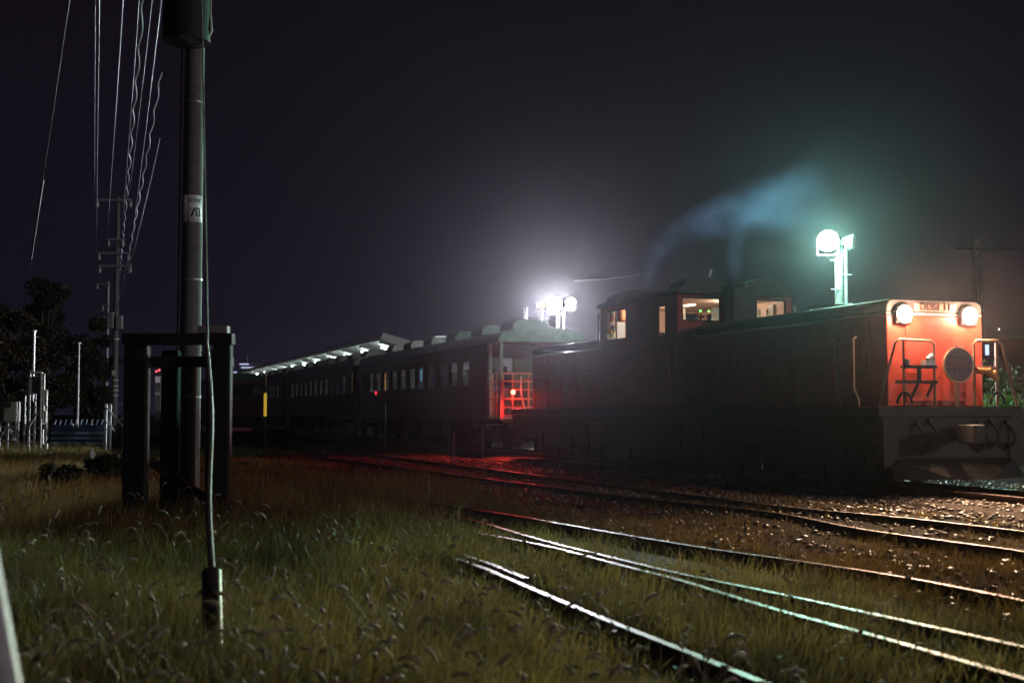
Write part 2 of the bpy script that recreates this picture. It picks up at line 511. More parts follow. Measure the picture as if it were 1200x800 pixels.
# snow plough, coupler, hoses
mb = MB()
mb.add([(9.1, -1.25, 0.5), (9.1, 1.25, 0.5), (9.62, 0.35, 0.16), (9.62, -0.35, 0.16), (9.25, -1.3, 0.16), (9.25, 1.3, 0.16)],
       [(0, 1, 2, 3), (0, 3, 4), (1, 5, 2)])
mb.build('snow_plough', M_dark, loco)
mb = MB()
mb.box(9.1, 9.45, -0.11, 0.11, 0.78, 1.0); mb.box(9.42, 9.72, -0.17, 0.14, 0.74, 1.04); mb.box(9.68, 9.84, -0.2, -0.08, 0.74, 1.04)
mb.build('coupler', M_dark, loco, bevel=0.02)
MB().box(-9.3, -8.662, -0.11, 0.11, 0.78, 1.0).build('coupler', M_dark, loco, bevel=0.02)
for y0, dz in ((-0.75, 0), (-0.5, 0.04), (0.48, 0), (0.72, 0.05), (1.05, 0.02)):
    mb = MB(); pts = [(9.13 + 0.16 * math.sin(t * math.pi), y0 + 0.05 * math.sin(t * 3), 1.05 - 0.55 * t + dz + 0.1 * t * t) for t in [k / 9 for k in range(10)]]
    mb.tube(pts, 0.028, 8); mb.tube([pts[-1], Vector(pts[-1]) + Vector((0.05, 0, 0.1))], 0.04, 8); mb.tube([(9.1, y0, 1.05 + dz), (9.2, y0, 1.06 + dz)], 0.045, 8)
    mb.build('brake_hose', M_black, loco, smooth=True)
# corner steps
for y in (-1.25, 1.25):
    for xx in (8.9, -8.45):
        mb = MB()
        for z in (0.42, 0.72, 1.0): mb.box(xx - 0.22, xx + 0.22, y - 0.13, y + 0.13, z, z + 0.03)
        for dx in (-0.23, 0.23): mb.box(xx + dx - 0.015, xx + dx + 0.015, y - 0.14, y + 0.14, 0.36, 1.155)
        mb.build('step', M_dark, loco)

# hoods: the grey upper part sits on the vermilion lower part with a white line between
def hood(xa, xb, nose):
    mb = MB()
    mb.m(0).box(xa, xb, -HW, HW, 1.333, 2.86)
    mb.m(2).box(xa - 0.004, xb + 0.004, -HW - 0.004, HW + 0.004, 2.862, 2.90)
    mb.m(1).prism(rounded(HW, 2.902, HT, 0.14), xa, xb)
    h = mb.build('hood', [M_verm, M_grey, M_white], loco, smooth=True, bevel=0.02)
    # louvre doors along both sides
    for y, s in ((-HW, -1), (HW, 1)):
        n = 5
        for k in range(n):
            a = xa + 0.35 + k * (xb - xa - 0.7) / n
            b = a + (xb - xa - 0.7) / n - 0.12
            d = MB()
            d.box(a, b, *sorted((y + s * 0.003, y + s * 0.02)), 1.45, 2.78)
            if k % 2 == 0:
                for j in range(9):
                    z = 1.95 + j * 0.08
                    d.box(a + 0.12, b - 0.12, *sorted((y + s * 0.0205, y + s * 0.04)), z, z + 0.035)
            dd = d.build('side_door', M_verm, h)
            MB().box(b - 0.1, b - 0.06, *sorted((y + s * 0.0215, y + s * 0.06)), 2.0, 2.14).build('handle', M_verm, dd)
    # top fan grille
    t = MB()
    cx = xa + (xb - xa) * (0.62 if nose > 0 else 0.38)
    t.tube([(cx, 0, HT + 0.002), (cx, 0, HT + 0.07)], 0.62, 28)
    for k in range(-5, 6): t.box(cx - 0.55, cx + 0.55, k * 0.1 - 0.012, k * 0.1 + 0.012, HT + 0.072, HT + 0.09)
    t.build('fan_grille', M_grey, h)
    return h
hf = hood(XC + 0.003, XF, 1)
hr = hood(XR, -XC - 0.003, -1)

# nose details: the radiator slats, doors, grab irons
for y in (-0.5, 0.45):
    mb = MB()
    for k in range(7): mb.box(XF + 0.0185, XF + 0.036, y - 0.17, y + 0.17, 1.58 + k * 0.05, 1.605 + k * 0.05)
    mb.build('louvre', M_verm, loco)
mb = MB(); mb.box(XF + 0.002, XF + 0.018, -0.60, 0.60, 1.42, 2.70); mb.build('nose_door', M_verm, loco, bevel=0.008)

M_head = emit('headlamp glow', (1.0, 0.80, 0.55), 250)
for y in (-0.67, 0.65):
    h = MB()
    h.prism(rounded(0.155, 2.71, 3.03, 0.12), XF + 0.002, XF + 0.07)
    o = h.build('headlight', M_grey, loco, smooth=True, bevel=0.01)
    oy = y
    for q in o.data.vertices: q.co.y += oy
    l = MB().cyl((XF + 0.072, y, 2.865), (XF + 0.095, y, 2.865), 0.125, 28).build('lens', M_head, o)
    r_ = MB()
    for k in range(24):
        a, b = 2 * math.pi * k / 24, 2 * math.pi * (k + 1) / 24
        r_.bar((XF + 0.085, y + 0.138 * math.cos(a), 2.865 + 0.138 * math.sin(a)), (XF + 0.085, y + 0.138 * math.cos(b), 2.865 + 0.138 * math.sin(b)), 0.022, 0.04)
    r_.build('rim', M_steelg, o)
    point_light('headlamp_spill', (XF + 0.30, y, 2.865), 115, (1.0, 0.62, 0.40), 0.06, loco)
    sd = bpy.data.lights.new('headlamp_beam', 'SPOT'); sd.energy = 2300; sd.color = (1.0, 0.62, 0.38); sd.shadow_soft_size = 0.08
    sd.spot_size = R(140); sd.spot_blend = 0.8
    so_ = bpy.data.objects.new('headlamp_beam', sd); col.objects.link(so_); so_.parent = loco; so_.location = (XF + 0.2, y, 2.865)
    so_.rotation_euler = Vector((1, 0, -0.22)).to_track_quat('-Z', 'Y').to_euler()

# number plate between the headlights
pl_ = MB(); pl_.box(XF + 0.002, XF + 0.02, -0.42, 0.42, 2.93, 3.06); plate = pl_.build('number_plate', mat('plate red brown', (0.40, 0.22, 0.17), 0.5, 0, 0.15, 8), loco)
tm = text_mesh('DD51 11', 0.155, 0.006, 'plate_lettering', 0.003, 1.12)
for q in tm.vertices:
    x, y, z = q.co; q.co = (XF + 0.028 + z, x, 2.995 + y)
tm.materials.append(mat('dark plate letters', (0.05, 0.02, 0.018), 0.5, 0, 0.1, 8))
o = bpy.data.objects.new('number_lettering', tm); col.objects.link(o); o.parent = plate

# front handrails
def rail_pipe(name, pts, r=0.021, m=M_rose, parent=loco):
    mb = MB()
    for q in pts: mb.tube(q, r, 8)
    return mb.build(name, m, parent, smooth=True)
xe = 9.04
zt = 2.36
rail_pipe('handrail', [[(xe, -0.30, 1.335), (xe, -0.30, zt), (xe, -0.36, zt + 0.05), (xe, -0.98, zt + 0.06), (xe, -1.06, zt), (xe, -1.40, 1.335)],
                       [(xe, -0.90, 1.335), (xe, -0.90, zt + 0.06)]])
rail_pipe('handrail', [[(xe, 0.50, 1.335), (xe, 0.50, zt), (xe, 0.56, zt + 0.07), (xe, 1.0, zt + 0.08), (xe, 1.10, zt), (xe, 1.38, 1.335)],
                       [(xe, 0.97, 1.335), (xe, 0.97, zt + 0.07)], [(xe, 0.5, 1.98), (xe, 0.97, 1.98)]], 0.026)
mb = MB()
mb.bar((xe, -0.90, 1.98), (xe, -0.30, 1.98), 0.16, 0.05); mb.bar((xe, -1.05, 1.73), (xe, -0.25, 1.73), 0.05, 0.05)
mb.bar((xe, -0.6, 1.98), (xe, -0.6, 1.75), 0.05); mb.bar((xe + 0.01, -0.62, 1.73), (xe + 0.01, -0.78, 1.45), 0.035); mb.bar((xe + 0.01, -0.33, 1.73), (xe + 0.01, -0.46, 1.5), 0.035)
mb.build('tool_shelf', M_dark, loco)
mb = MB(); mb.box(xe - 0.06, xe + 0.08, -0.52, -0.34, 2.008, 2.09); mb.tube([(xe, -0.42, 2.095), (xe, -0.33, 2.17)], 0.05, 8)
mb.tube([(xe, -0.84, 2.008), (xe, -0.84, 2.10)], 0.05, 8)
mb.build('shunting_lamp', M_steelg, loco)
# headmark
mb = MB(); mb.cyl((9.06, 0.15, 2.02), (9.10, 0.15, 2.02), 0.30, 40); hm = mb.build('headmark', mat('headmark rim', (0.45, 0.30, 0.18), 0.35, 0.4, 0.1, 8), loco, smooth=True)
mb = MB(); mb.cyl((9.1015, 0.15, 2.02), (9.106, 0.15, 2.02), 0.272, 40); mb.build('headmark_face', mat('headmark mauve', (0.14, 0.075, 0.12), 0.5, 0, 0.2, 9), hm)
mb = MB()
for k, (z, w) in enumerate(((2.14, 0.18), (2.02, 0.25), (1.93, 0.24))):
    n = (3, 4, 5)[k]
    for j in range(n):
        y = 0.15 - w + (2 * w) * (j + 0.5) / n
        hw = w / n * 0.72
        mb.m(0 if k != 1 else 1)
        if k == 0: mb.box(9.107, 9.109, y - hw, y + hw, z - 0.012, z + 0.012)
        else:
            mb.box(9.107, 9.109, y - hw, y + hw, z + 0.015, z + 0.03)
            mb.box(9.107, 9.109, y - 0.01, y + 0.01, z - 0.035, z + 0.0148)
            mb.box(9.107, 9.109, y - hw * 0.8, y - 0.012, z - 0.03, z - 0.016)
mb.build('headmark_design', [mat('headmark dark violet', (0.05, 0.025, 0.06), 0.5), mat('headmark dull red', (0.16, 0.03, 0.035), 0.5)], hm)
mb = MB(); mb.bar((9.03, 0.15, 1.335), (9.03, 0.15, 1.74), 0.05); mb.bar((9.03, 0.15, 2.0), (9.03, 0.15, 2.37), 0.03); mb.bar((XF + 0.02, 0.15, 2.0), (9.055, 0.15, 2.0), 0.03)
mb.build('headmark_bracket', M_rose, loco)
# orange jumper coupling on the right handrail
mb = MB()
mb.tube([(xe + 0.03, 0.52, 1.93), (xe + 0.05, 0.72, 1.92), (xe + 0.06, 0.82, 1.86)], 0.055, 10); mb.tube([(xe + 0.06, 0.74, 1.95), (xe + 0.08, 0.9, 1.78)], 0.045, 10)
mb.tube([(xe + 0.06, 0.9, 1.93), (xe + 0.06, 0.84, 1.80)], 0.04, 10)
mb.build('jumper_plug', mat('jumper orange', (0.5, 0.22, 0.06), 0.5), loco, smooth=True)
# hoses looped in front of the deck edge
for s in (1, -1):
    mb = MB(); pts = [(9.09, s * (0.78 + 0.3 * t), 1.38 + 0.18 * math.sin(math.pi * t) ** 0.6) for t in [k / 10 for k in range(11)]]
    mb.tube(pts, 0.022, 8); mb.build('air_pipe', M_dark, loco, smooth=True)
# side corner grab irons, lit on their edge
for y in (-1.43,):
    rail_pipe('grab_iron', [[(8.55, y, 1.335), (8.55, y, 1.45), (8.42, y, 1.62), (8.42, y, 2.45), (8.36, y + 0.1, 2.5)],
                            [(8.05, y, 1.335), (8.05, y, 1.45), (7.95, y, 1.62), (7.95, y, 2.45), (7.9, y + 0.1, 2.5)]], 0.02)
# long side handrails of the running board
for xa, xb in ((2.6, 7.6), (-7.8, -2.6)):
    pts = []
    for k in range(6):
        x = xa + (xb - xa) * k / 5; pts.append([(x, -1.40, 1.335), (x, -1.40, 2.18)])
    pts.append([(xa, -1.40, 2.19), (xb, -1.40, 2.19)])
    rail_pipe('handrail', pts, 0.017, M_verm)

# cab
front_holes = [(-1.32, -0.36, 3.20, 3.73), (0.42, 1.27, 3.20, 3.73)]
side_holes = [(1.12, 1.50, 2.90, 3.60), (-1.73, -0.57, 2.96, 3.69)]
mb = MB()
mb.wall('x', XC - 0.06, 0.06, -1.42, 1.42, 1.333, 3.80, front_holes)
mb.wall('x', -XC, 0.06, -1.42, 1.42, 1.333, 3.80, front_holes)
mb.wall('y', -1.42, 0.03, -XC + 0.061, XC - 0.061, 1.333, 3.80, side_holes)
mb.wall('y', 1.36, 0.06, -XC + 0.061, XC - 0.061, 1.333, 3.80, side_holes)
cab = mb.build('cab', M_verm, loco)
mb = MB()
roof = [(-1.47, 3.80)]
for k in range(13):
    a = math.pi * (1 - k / 12); roof.append((1.47 * math.cos(a) * (1 if abs(math.cos(a)) > .0 else 1), 3.83 + 0.22 * math.sin(a) ** 0.8))
roof.append((1.47, 3.80))
mb.prism(roof[::-1], -XC - 0.12, XC + 0.12)
cr = mb.build('cab_roof', M_grey, loco, smooth=True)
for y in (-0.78, 0.78):                     # humped cowls above each window
    m2 = MB(); pr = [(y + 0.52 * math.cos(math.pi * k / 10), 3.86 + 0.34 * math.sin(math.pi * k / 10)) for k in range(11)]
    m2.prism(pr, XC - 0.7, XC + 0.02); m2.build('roof_cowl', M_grey, cr, smooth=True)
    MB().prism(pr, -XC - 0.02, -XC + 0.7).build('roof_cowl', M_grey, cr, smooth=True)
rail_pipe('horn', [[(XC - 0.1, -0.60, 4.12), (XC + 0.0, -0.60, 4.30), (XC + 0.02, -0.60, 4.33)]], 0.022, M_white, cr)
# exhaust stacks in front of the cab walls
for s in (1, -1):
    m2 = MB(); xa, xb = sorted((s * (XC + 0.005), s * (XC + 0.42)))
    m2.box(xa, xb, -0.30, 0.30, HT + 0.002, 3.92); m2.tube([(s * (XC + 0.21), 0, 3.922), (s * (XC + 0.21), 0, 4.06)], 0.17, 16)
    m2.build('exhaust_stack', M_grey, loco, bevel=0.03)
# window frames and panes
def frame_and_pane(axis, pos, h, parent, mull=False):
    a, b, z0, z1 = h; t = 0.03
    f = MB()
    d0, d1 = pos - 0.012, pos + 0.012
    rects = [(a, a + t, z0, z1), (b - t, b, z0, z1), (a + t, b - t, z0, z0 + t), (a + t, b - t, z1 - t, z1)]
    if mull: c = (a + b) / 2; rects.append((c - 0.02, c + 0.02, z0 + t, z1 - t))
    for r in rects:
        if axis == 'x': f.box(d0, d1, r[0], r[1], r[2], r[3])
        else: f.box(r[0], r[1], d0, d1, r[2], r[3])
    fo = f.build('window', M_black, parent)
    p = MB()
    if axis == 'x': p.box(pos - 0.003, pos + 0.003, a + t, b - t, z0 + t, z1 - t)
    else: p.box(a + t, b - t, pos - 0.003, pos + 0.003, z0 + t, z1 - t)
    p.build('pane', M_glass, fo)
for h in front_holes:
    frame_and_pane('x', XC - 0.03, h, loco); frame_and_pane('x', -XC + 0.03, h, loco)
for k, h in enumerate(side_holes):
    frame_and_pane('y', -1.408, h, loco, k == 1); frame_and_pane('y', 1.39, h, loco, k == 1)
rail_pipe('side_mirror', [[(-XC - 0.02, -1.48, 2.95), (-XC - 0.02, -1.48, 3.66)]], 0.018, M_white)
rail_pipe('side_mirror', [[(XC + 0.06, 1.46, 3.18), (XC + 0.06, 1.46, 3.6)]], 0.018, M_white)
rail_pipe('grab_iron', [[(1.72, -1.46, 1.5), (1.72, -1.46, 2.75)], [(0.95, -1.46, 1.5), (0.95, -1.46, 2.75)]], 0.016, M_verm)
MB().box(0.98, 1.68, -1.433, -1.424, 1.40, 2.85).build('cab_door', M_verm, loco, bevel=0.004)
# cab interior
mb = MB(); mb.box(-XC + 0.07, XC - 0.07, -1.35, 1.35, 1.85, 1.90); mb.box(-XC + 0.07, XC - 0.07, -1.35, 1.35, 3.765, 3.79)
mb.wall('x', -XC + 0.063, 0.012, -1.335, 1.335, 1.9, 3.76, front_holes)
mb.wall('y', 1.343, 0.012, -1.98, 1.98, 1.9, 3.76, side_holes)
mb.wall('x', XC - 0.075, 0.012, -1.34, 1.34, 1.9, 3.76, front_holes)
mb.build('cab_lining', M_cream, loco)
mb = MB(); mb.box(0.55, 1.15, -1.30, -0.78, 1.9, 3.02); mb.box(-1.3, -0.7, 0.5, 1.3, 1.9, 3.1)
mb.build('control_stand', M_greycab, loco, bevel=0.02)
mb = MB(); mb.box(-0.4, -0.1, 0.75, 1.2, 2.9, 3.74)
mb.build('switch_cabinet', M_greycab, loco, bevel=0.02)
mb = MB(); mb.box(-1.5, -1.15, -1.30, -0.95, 3.42, 3.70)
mb.build('cab_heater', mat('heater orange', (0.75, 0.30, 0.14), 0.5), loco, bevel=0.05)
for x, y, h in ((0.3, -0.62, 0), (-0.2, -0.42, 0), (0.75, 0.62, 0), (-0.9, 0.3, 0), (1.2, 0.9, 0)):
    MB().cyl((x, y, 2.4), (x, y, 3.76), 0.03, 8).build('conduit', M_white, loco)
mb = MB(); mb.box(1.25, 1.27, -1.05, -0.85, 3.22, 3.34); mb.build('order_sheet', mat('white paper', (0.8, 0.8, 0.85), 0.7, 0, 0.03), loco)
mb = MB(); mb.tube([(1.5, -0.55, 3.1), (1.5, -0.55, 3.34), (1.5, -0.47, 3.36)], 0.025, 8); mb.box(1.45, 1.55, -0.62, -0.48, 3.33, 3.38); mb.build('control_handle', M_black, loco)
M_ind = emit('green indicator', (0.15, 1.0, 0.1), 6)
for y in (-0.62, -0.41):
    MB().cyl((1.60, y, 3.47), (1.62, y, 3.47), 0.022, 12).build('indicator_lamp', M_ind, loco)
mb = MB(); mb.box(-1.985, -1.96, -1.06, -0.82, 2.9, 3.76)
mb.build('notice_board', mat('pale blue notice board', (0.62, 0.66, 0.74), 0.6, 0, 0.1, 3), loco)
for i in range(30):
    y = random.uniform(-1.34, -1.06) if i < 19 else random.uniform(-0.40, 0.02); z = random.uniform(2.95, 3.72)
    c = [(0.7, 0.22, 0.12), (0.85, 0.75, 0.5), (0.25, 0.3, 0.4), (0.15, 0.28, 0.16), (0.85, 0.8, 0.75), (0.6, 0.42, 0.08), (0.06, 0.06, 0.07)][i % 7]
    w, hh = random.uniform(0.02, 0.06), random.uniform(0.03, 0.09)
    MB().box(-1.98, -1.90 + 0.002 * i, y - w, y + w, z - hh, z + hh).build('wall_gauge', mat('fitting %d' % int(c[0] * 100), c, 0.5), loco)
# small fittings seen through the side windows
for i in range(26):
    x = random.uniform(-1.85, 1.6); y = random.choice([random.uniform(0.9, 1.33), random.uniform(0.2, 1.3)]); z = random.uniform(3.0, 3.6)
    c = random.choice([(0.6, 0.2, 0.12), (0.7, 0.6, 0.4), (0.3, 0.35, 0.4), (0.15, 0.25, 0.16), (0.75, 0.7, 0.65), (0.5, 0.4, 0.1), (0.06, 0.06, 0.07)])
    if y > 0.9: y = 1.28
    w, hh = random.uniform(0.04, 0.14), random.uniform(0.04, 0.16)
    mm = mat('fitting %d' % (int(c[0] * 100)), c, 0.5)
    if y == 1.28: MB().box(x - w, x + w, 1.26, 1.34, z - hh, z + hh).build('wall_gauge', mm, loco)
MB().box(-1.994, -1.988, -1.34, -0.33, 3.15, 3.76).build('roller_blind', mat('blind pinkish grey', (0.50, 0.40, 0.40), 0.8, 0, 0.1, 3), loco)
seat = MB(); seat.box(-1.15, -1.05, -1.15, -0.72, 2.4, 3.22); seat.box(-1.05, -0.65, -1.15, -0.72, 2.38, 2.5); seat.box(-0.92, -0.78, -1.0, -0.86, 1.905, 2.38)
seat.build('driver_seat', M_black, loco, bevel=0.05)
MB().box(-0.25, 0.1, -0.07, 0.07, 3.74, 3.763).build('cab_lamp', emit('cab lamp', (1.0, 0.74, 0.55), 8), loco)
point_light('cab_light', (-0.9, -0.75, 3.66), 70, (1.0, 0.72, 0.55), 0.08, loco)
point_light('cab_light', (1.1, 0.3, 3.62), 40, (1.0, 0.78, 0.62), 0.06, loco)

# ------------------------------------------------------------------ passenger coaches
CL = 9.8
def coach(name_label, x_front, deck):
    root = empty('passenger_coach', T(x_front - CL - 0.1, 0), name_label, 'railway coach', RZ, 'coaches behind the locomotive')
    xe_ = CL - (1.25 if deck else 0)
    holes, nwin = [], 11
    for k in range(nwin):
        x = -8.0 + k * (xe_ - 0.9 + 7.6) / nwin
        holes.append((x, x + 0.86, 2.08, 2.92))
    dholes = [(-9.35, -9.15, 2.15, 3.0)] + ([(9.3, 9.5, 2.15, 3.05)] if not deck else [])
    mb = MB()
    mb.wall('y', -1.42, 0.06, -CL + 0.061, xe_ - 0.061, 1.05, 3.40, holes + dholes)
    mb.wall('y', 1.36, 0.06, -CL + 0.061, xe_ - 0.061, 1.05, 3.40, holes + dholes)
    mb.wall('x', -CL, 0.06, -1.42, 1.42, 1.05, 3.40, [])
    mb.wall('x', xe_ - 0.06, 0.06, -1.42, 1.42, 1.05, 3.40, [(-1.2, -0.55, 1.9, 2.95), (0.55, 1.2, 1.9, 2.95)] if deck else [])
    mb.box(-CL, CL, -1.40, 1.40, 0.98, 1.047)
    mb.build('body', M_coach, root)
    m2 = MB(); pr = [(-1.46, 3.402)]
    for k in range(15):
        a = math.pi * (1 - k / 14); pr.append((1.46 * math.cos(a), 3.45 + 0.42 * math.sin(a) ** 0.9))
    pr.append((1.46, 3.402))
    m2.prism(pr[::-1], -CL - 0.03, CL + 0.03)
    rf = m2.build('roof', M_coachroof, root, smooth=True)
    for k in range(6):
        x = -7.6 + k * 3.15
        a = MB(); pr = [(-0.62, 3.72), (0.62, 3.72), (0.62, 4.02), (0.48, 4.16), (-0.48, 4.16), (-0.62, 4.02)]
        a.prism(pr, x - 0.62, x + 0.62)
        for j in range(7): a.box(x - 0.5 + j * 0.16, x - 0.42 + j * 0.16, -0.40, 0.40, 4.162, 4.20)
        a.build('air_conditioner', M_coachroof, rf, bevel=0.02)
    for h in holes + dholes:
        a, b, z0, z1 = h
        f = MB()
        for r in ((a, a + .03, z0, z1), (b - .03, b, z0, z1), (a + .03, b - .03, z0, z0 + .03), (a + .03, b - .03, z1 - .03, z1), ):
            f.box(r[0], r[1], -1.405, -1.375, r[2], r[3])
        if b - a > 0.5: f.box(a + .03, b - .03, -1.403, -1.377, (z0 + z1) / 2 + 0.1, (z0 + z1) / 2 + 0.125)
        fo = f.build('window', M_coach, root)
        MB().box(a + .03, b - .03, -1.393, -1.388, z0 + .03, z1 - .03).build('pane', M_glass, fo)
    s = MB()
    for k in range(nwin - 1):
        x = -7.45 + k * (xe_ - 0.9 + 7.6) / nwin
        s.box(x - 0.05, x + 0.05, -1.3, -0.35, 1.06, 2.18); s.box(x - 0.05, x + 0.05, 0.35, 1.3, 1.06, 2.18)
    s.build('seat_backs', mat('seat moquette', (0.12, 0.14, 0.22), 0.9), root)
    MB().box(-CL + 0.1, xe_ - 0.1, -1.33, 1.33, 3.28, 3.36).build('ceiling_lining', mat('coach ceiling cream', (0.6, 0.58, 0.52), 0.7), root)
    MB().box(-CL + 0.07, -CL + 0.10, -1.33, 1.33, 1.1, 3.27).build('end_lining', mat('coach ceiling cream', (0.6, 0.58, 0.52)), root)
    for x in (-6.0, 0.0, 5.0): point_light('saloon_fill', (x, 0.2, 3.1), 14, (0.85, 0.9, 1.0), 0.1, root)  # added fill lights that make the coach windows paler
    u = MB()
    u.box(-CL + 0.1, CL - 0.1, -1.3, 1.3, 0.86, 0.975)
    for x, w in ((-3.4, 0.9), (-1.2, 0.7), (1.3, 1.0), (3.6, 0.6)): u.box(x - w, x + w, -1.25, -0.5, 0.35, 0.855)
    u.box(-CL - 0.42, -CL - 0.002, -0.12, 0.12, 0.78, 1.0); u.box(CL + 0.002, CL + 0.42, -0.12, 0.12, 0.78, 1.0)
    u.build('underframe', M_dark, root)
    bogie(root, 7.0, 2.1); bogie(root, -7.0, 2.1)
    if not deck:
        MB().box(CL + 0.002, CL + 0.35, -0.55, 0.55, 1.1, 3.1).build('gangway', M_black, root)
    MB().box(-CL - 0.35, -CL - 0.002, -0.55, 0.55, 1.1, 3.1).build('gangway', M_black, root)
    return root

XC1 = -9.68
c1 = coach('dark coach with an open end deck, red lit railing and tail lamp behind the locomotive', XC1, True)
c2 = coach('dark passenger coach with one bright yellow door window, middle of the three', XC1 - 20.9, False)
c3 = copy_tree(c2)
c3.location = T(XC1 - 41.8 - CL - 0.1, 0)
c3['label'] = 'dark passenger coach farthest away under the lit platform canopy, behind the yellow marker post'

# open deck of the first coach
for y in (-1.34, 1.34):
    MB().box(CL - 0.12, CL - 0.02, y - 0.05, y + 0.05, 1.05, 3.40).build('deck_column', mat('deck column grey', (0.22, 0.18, 0.16), 0.5), c1)
MB().box(CL - 1.20, CL - 1.16, -1.36, -1.26, 1.06, 3.39).build('deck_column', mat('deck column grey', (0.22, 0.18, 0.16), 0.5), c1)
mb = MB()
zs = [1.12, 1.38, 1.64, 1.92, 2.18, 2.42]
for z in zs: mb.bar((CL - 0.06, -1.28, z), (CL - 0.06, 1.28, z), 0.05)
for y in (-1.28, -0.98, -0.45, -0.1, 0.45, 1.28): mb.bar((CL - 0.05, y, 1.06), (CL - 0.05, y, 2.42), 0.045)
for z in zs[::2] + [2.42]: mb.bar((CL - 1.15, -1.34, z), (CL - 0.13, -1.34, z), 0.03)
for x in (CL - 0.85, CL - 0.5): mb.bar((x, -1.34, 1.06), (x, -1.34, 2.42), 0.03)
mb.build('deck_railing', mat('deck railing paint', (0.5, 0.15, 0.09), 0.4, 0.2, 0.1), c1)
mb = MB(); mb.tube([(CL + 0.02, -0.72 - 0.1 * t + 0.25 * t * t, 2.35 - 1.1 * t) for t in [k / 10 for k in range(11)]], 0.022, 8)
mb.build('jumper_cable', M_white, c1, smooth=True)
tl = MB().cyl((CL + 0.0, -1.0, 1.84), (CL + 0.06, -1.0, 1.84), 0.09, 18).build('tail_lamp', M_dark, c1)
MB().cyl((CL + 0.062, -1.0, 1.84), (CL + 0.08, -1.0, 1.84), 0.075, 18).build('lens', emit('tail lamp red', (1.0, 0.07, 0.04), 16), tl)
flood_d = bpy.data.lights.new('tail_lamp_beam', 'SPOT'); flood_d.energy = 1100; flood_d.color = (1.0, 0.05, 0.04); flood_d.spot_size = R(120); flood_d.spot_blend = 0.6; flood_d.shadow_soft_size = 0.05
o = bpy.data.objects.new('tail_lamp_beam', flood_d); col.objects.link(o); o.parent = c1; o.location = (CL + 0.17, -1.0, 1.80)
o.rotation_euler = Vector((0.55, -0.6, -0.55)).to_track_quat('-Z', 'Y').to_euler()
point_light('tail_lamp_light', (CL - 0.45, -1.0, 1.60), 6, (1.0, 0.05, 0.03), 0.05, c1)
point_light('tail_lamp_light', (CL + 0.22, -0.85, 1.70), 15, (1.0, 0.05, 0.03), 0.04, c1)
mb = MB(); mb.box(-6.62, -6.52, -1.47, -1.422, 1.97, 2.12); mb.build('side_lamp', emit('side lamp red', (1.0, 0.02, 0.05), 1.2), c1)
# lit vestibule windows
MB().box(9.345, 9.455, -1.372, -1.366, 2.2, 3.0).build('vestibule_lamp', emit('vestibule lamp yellow', (1.0, 0.72, 0.12), 3.2), c2)
MB().box(-5.25, -5.12, -1.372, -1.366, 2.15, 2.85).build('vestibule_lamp', emit('vestibule lamp amber', (1.0, 0.45, 0.12), 0.8), c1)
MB().box(-0.2, 0.05, -1.2, -1.19, 2.4, 2.85).build('window_glint', emit('window glint blue', (0.25, 0.6, 1.0), 0.45), c1)  # glowing panel that imitates a bluish reflection in the window
MB().box(1.9, 2.05, -1.2, -1.19, 2.5, 2.85).build('window_glint', emit('window glint white', (0.7, 0.75, 0.85), 0.3), c1)  # white window reflection, made as a glowing panel

# ------------------------------------------------------------------ platform canopy
XP0 = None
def canopy():
    # its near end is 66 m away
    q = P(447, 397, 66.2); x0 = (q - LOCO).dot(FW)
    root = empty('platform_canopy', T(x0, 3.4, 0.92), 'long white platform canopy lit from below, standing behind the coaches', 'canopy', RZ)
    L = 62; zc = 4.26     # heights above the platform
    M_can = mat('canopy white steel', (0.72, 0.76, 0.74), 0.55, 0, 0.06, 2)
    n = 2
    mb = MB(); mb.add([(0, -1.5, zc), (-L, -1.5, zc), (-L, 1.5, zc - 0.82), (0, 1.5, zc - 0.82), (0, -1.5, zc + 0.06), (-L, -1.5, zc + 0.06), (-L, 1.5, zc - 0.76), (0, 1.5, zc - 0.76)],
           [(0, 1, 2, 3), (7, 6, 5, 4), (0, 4, 5, 1), (1, 5, 6, 2), (2, 6, 7, 3), (3, 7, 4, 0)])
    mb.build('roof', M_can, root)
    mb = MB(); mb.bar((0.06, -1.55, zc + 0.14), (0.06, 1.5, zc - 0.68), 0.1, 0.36); mb.build('end_fascia', M_can, root)
    mb = MB(); mb.bar((0, -1.58, zc + 0.04), (-L, -1.58, zc + 0.04), 0.06, 0.22); mb.build('side_fascia', M_can, root)
    M_tube = emit('platform tube light', (0.86, 1.0, 0.97), 110)
    for k in range(12):
        x = -1.5 - k * 5.1
        MB().bar((x, -1.3, zc - 0.10), (x, 1.4, zc - 0.86), 0.10, 0.10).build('beam', M_can, root)
        MB().cyl((x - 1.2, -0.9, zc - 0.36), (x - 1.2, 0.9, zc - 0.80), 0.025, 8).build('tube_light', M_tube, root)
        MB().box(x - 0.09, x + 0.09, 0.3, 0.46, 0.002, zc - 0.62).build('post', M_can, root)
canopy()

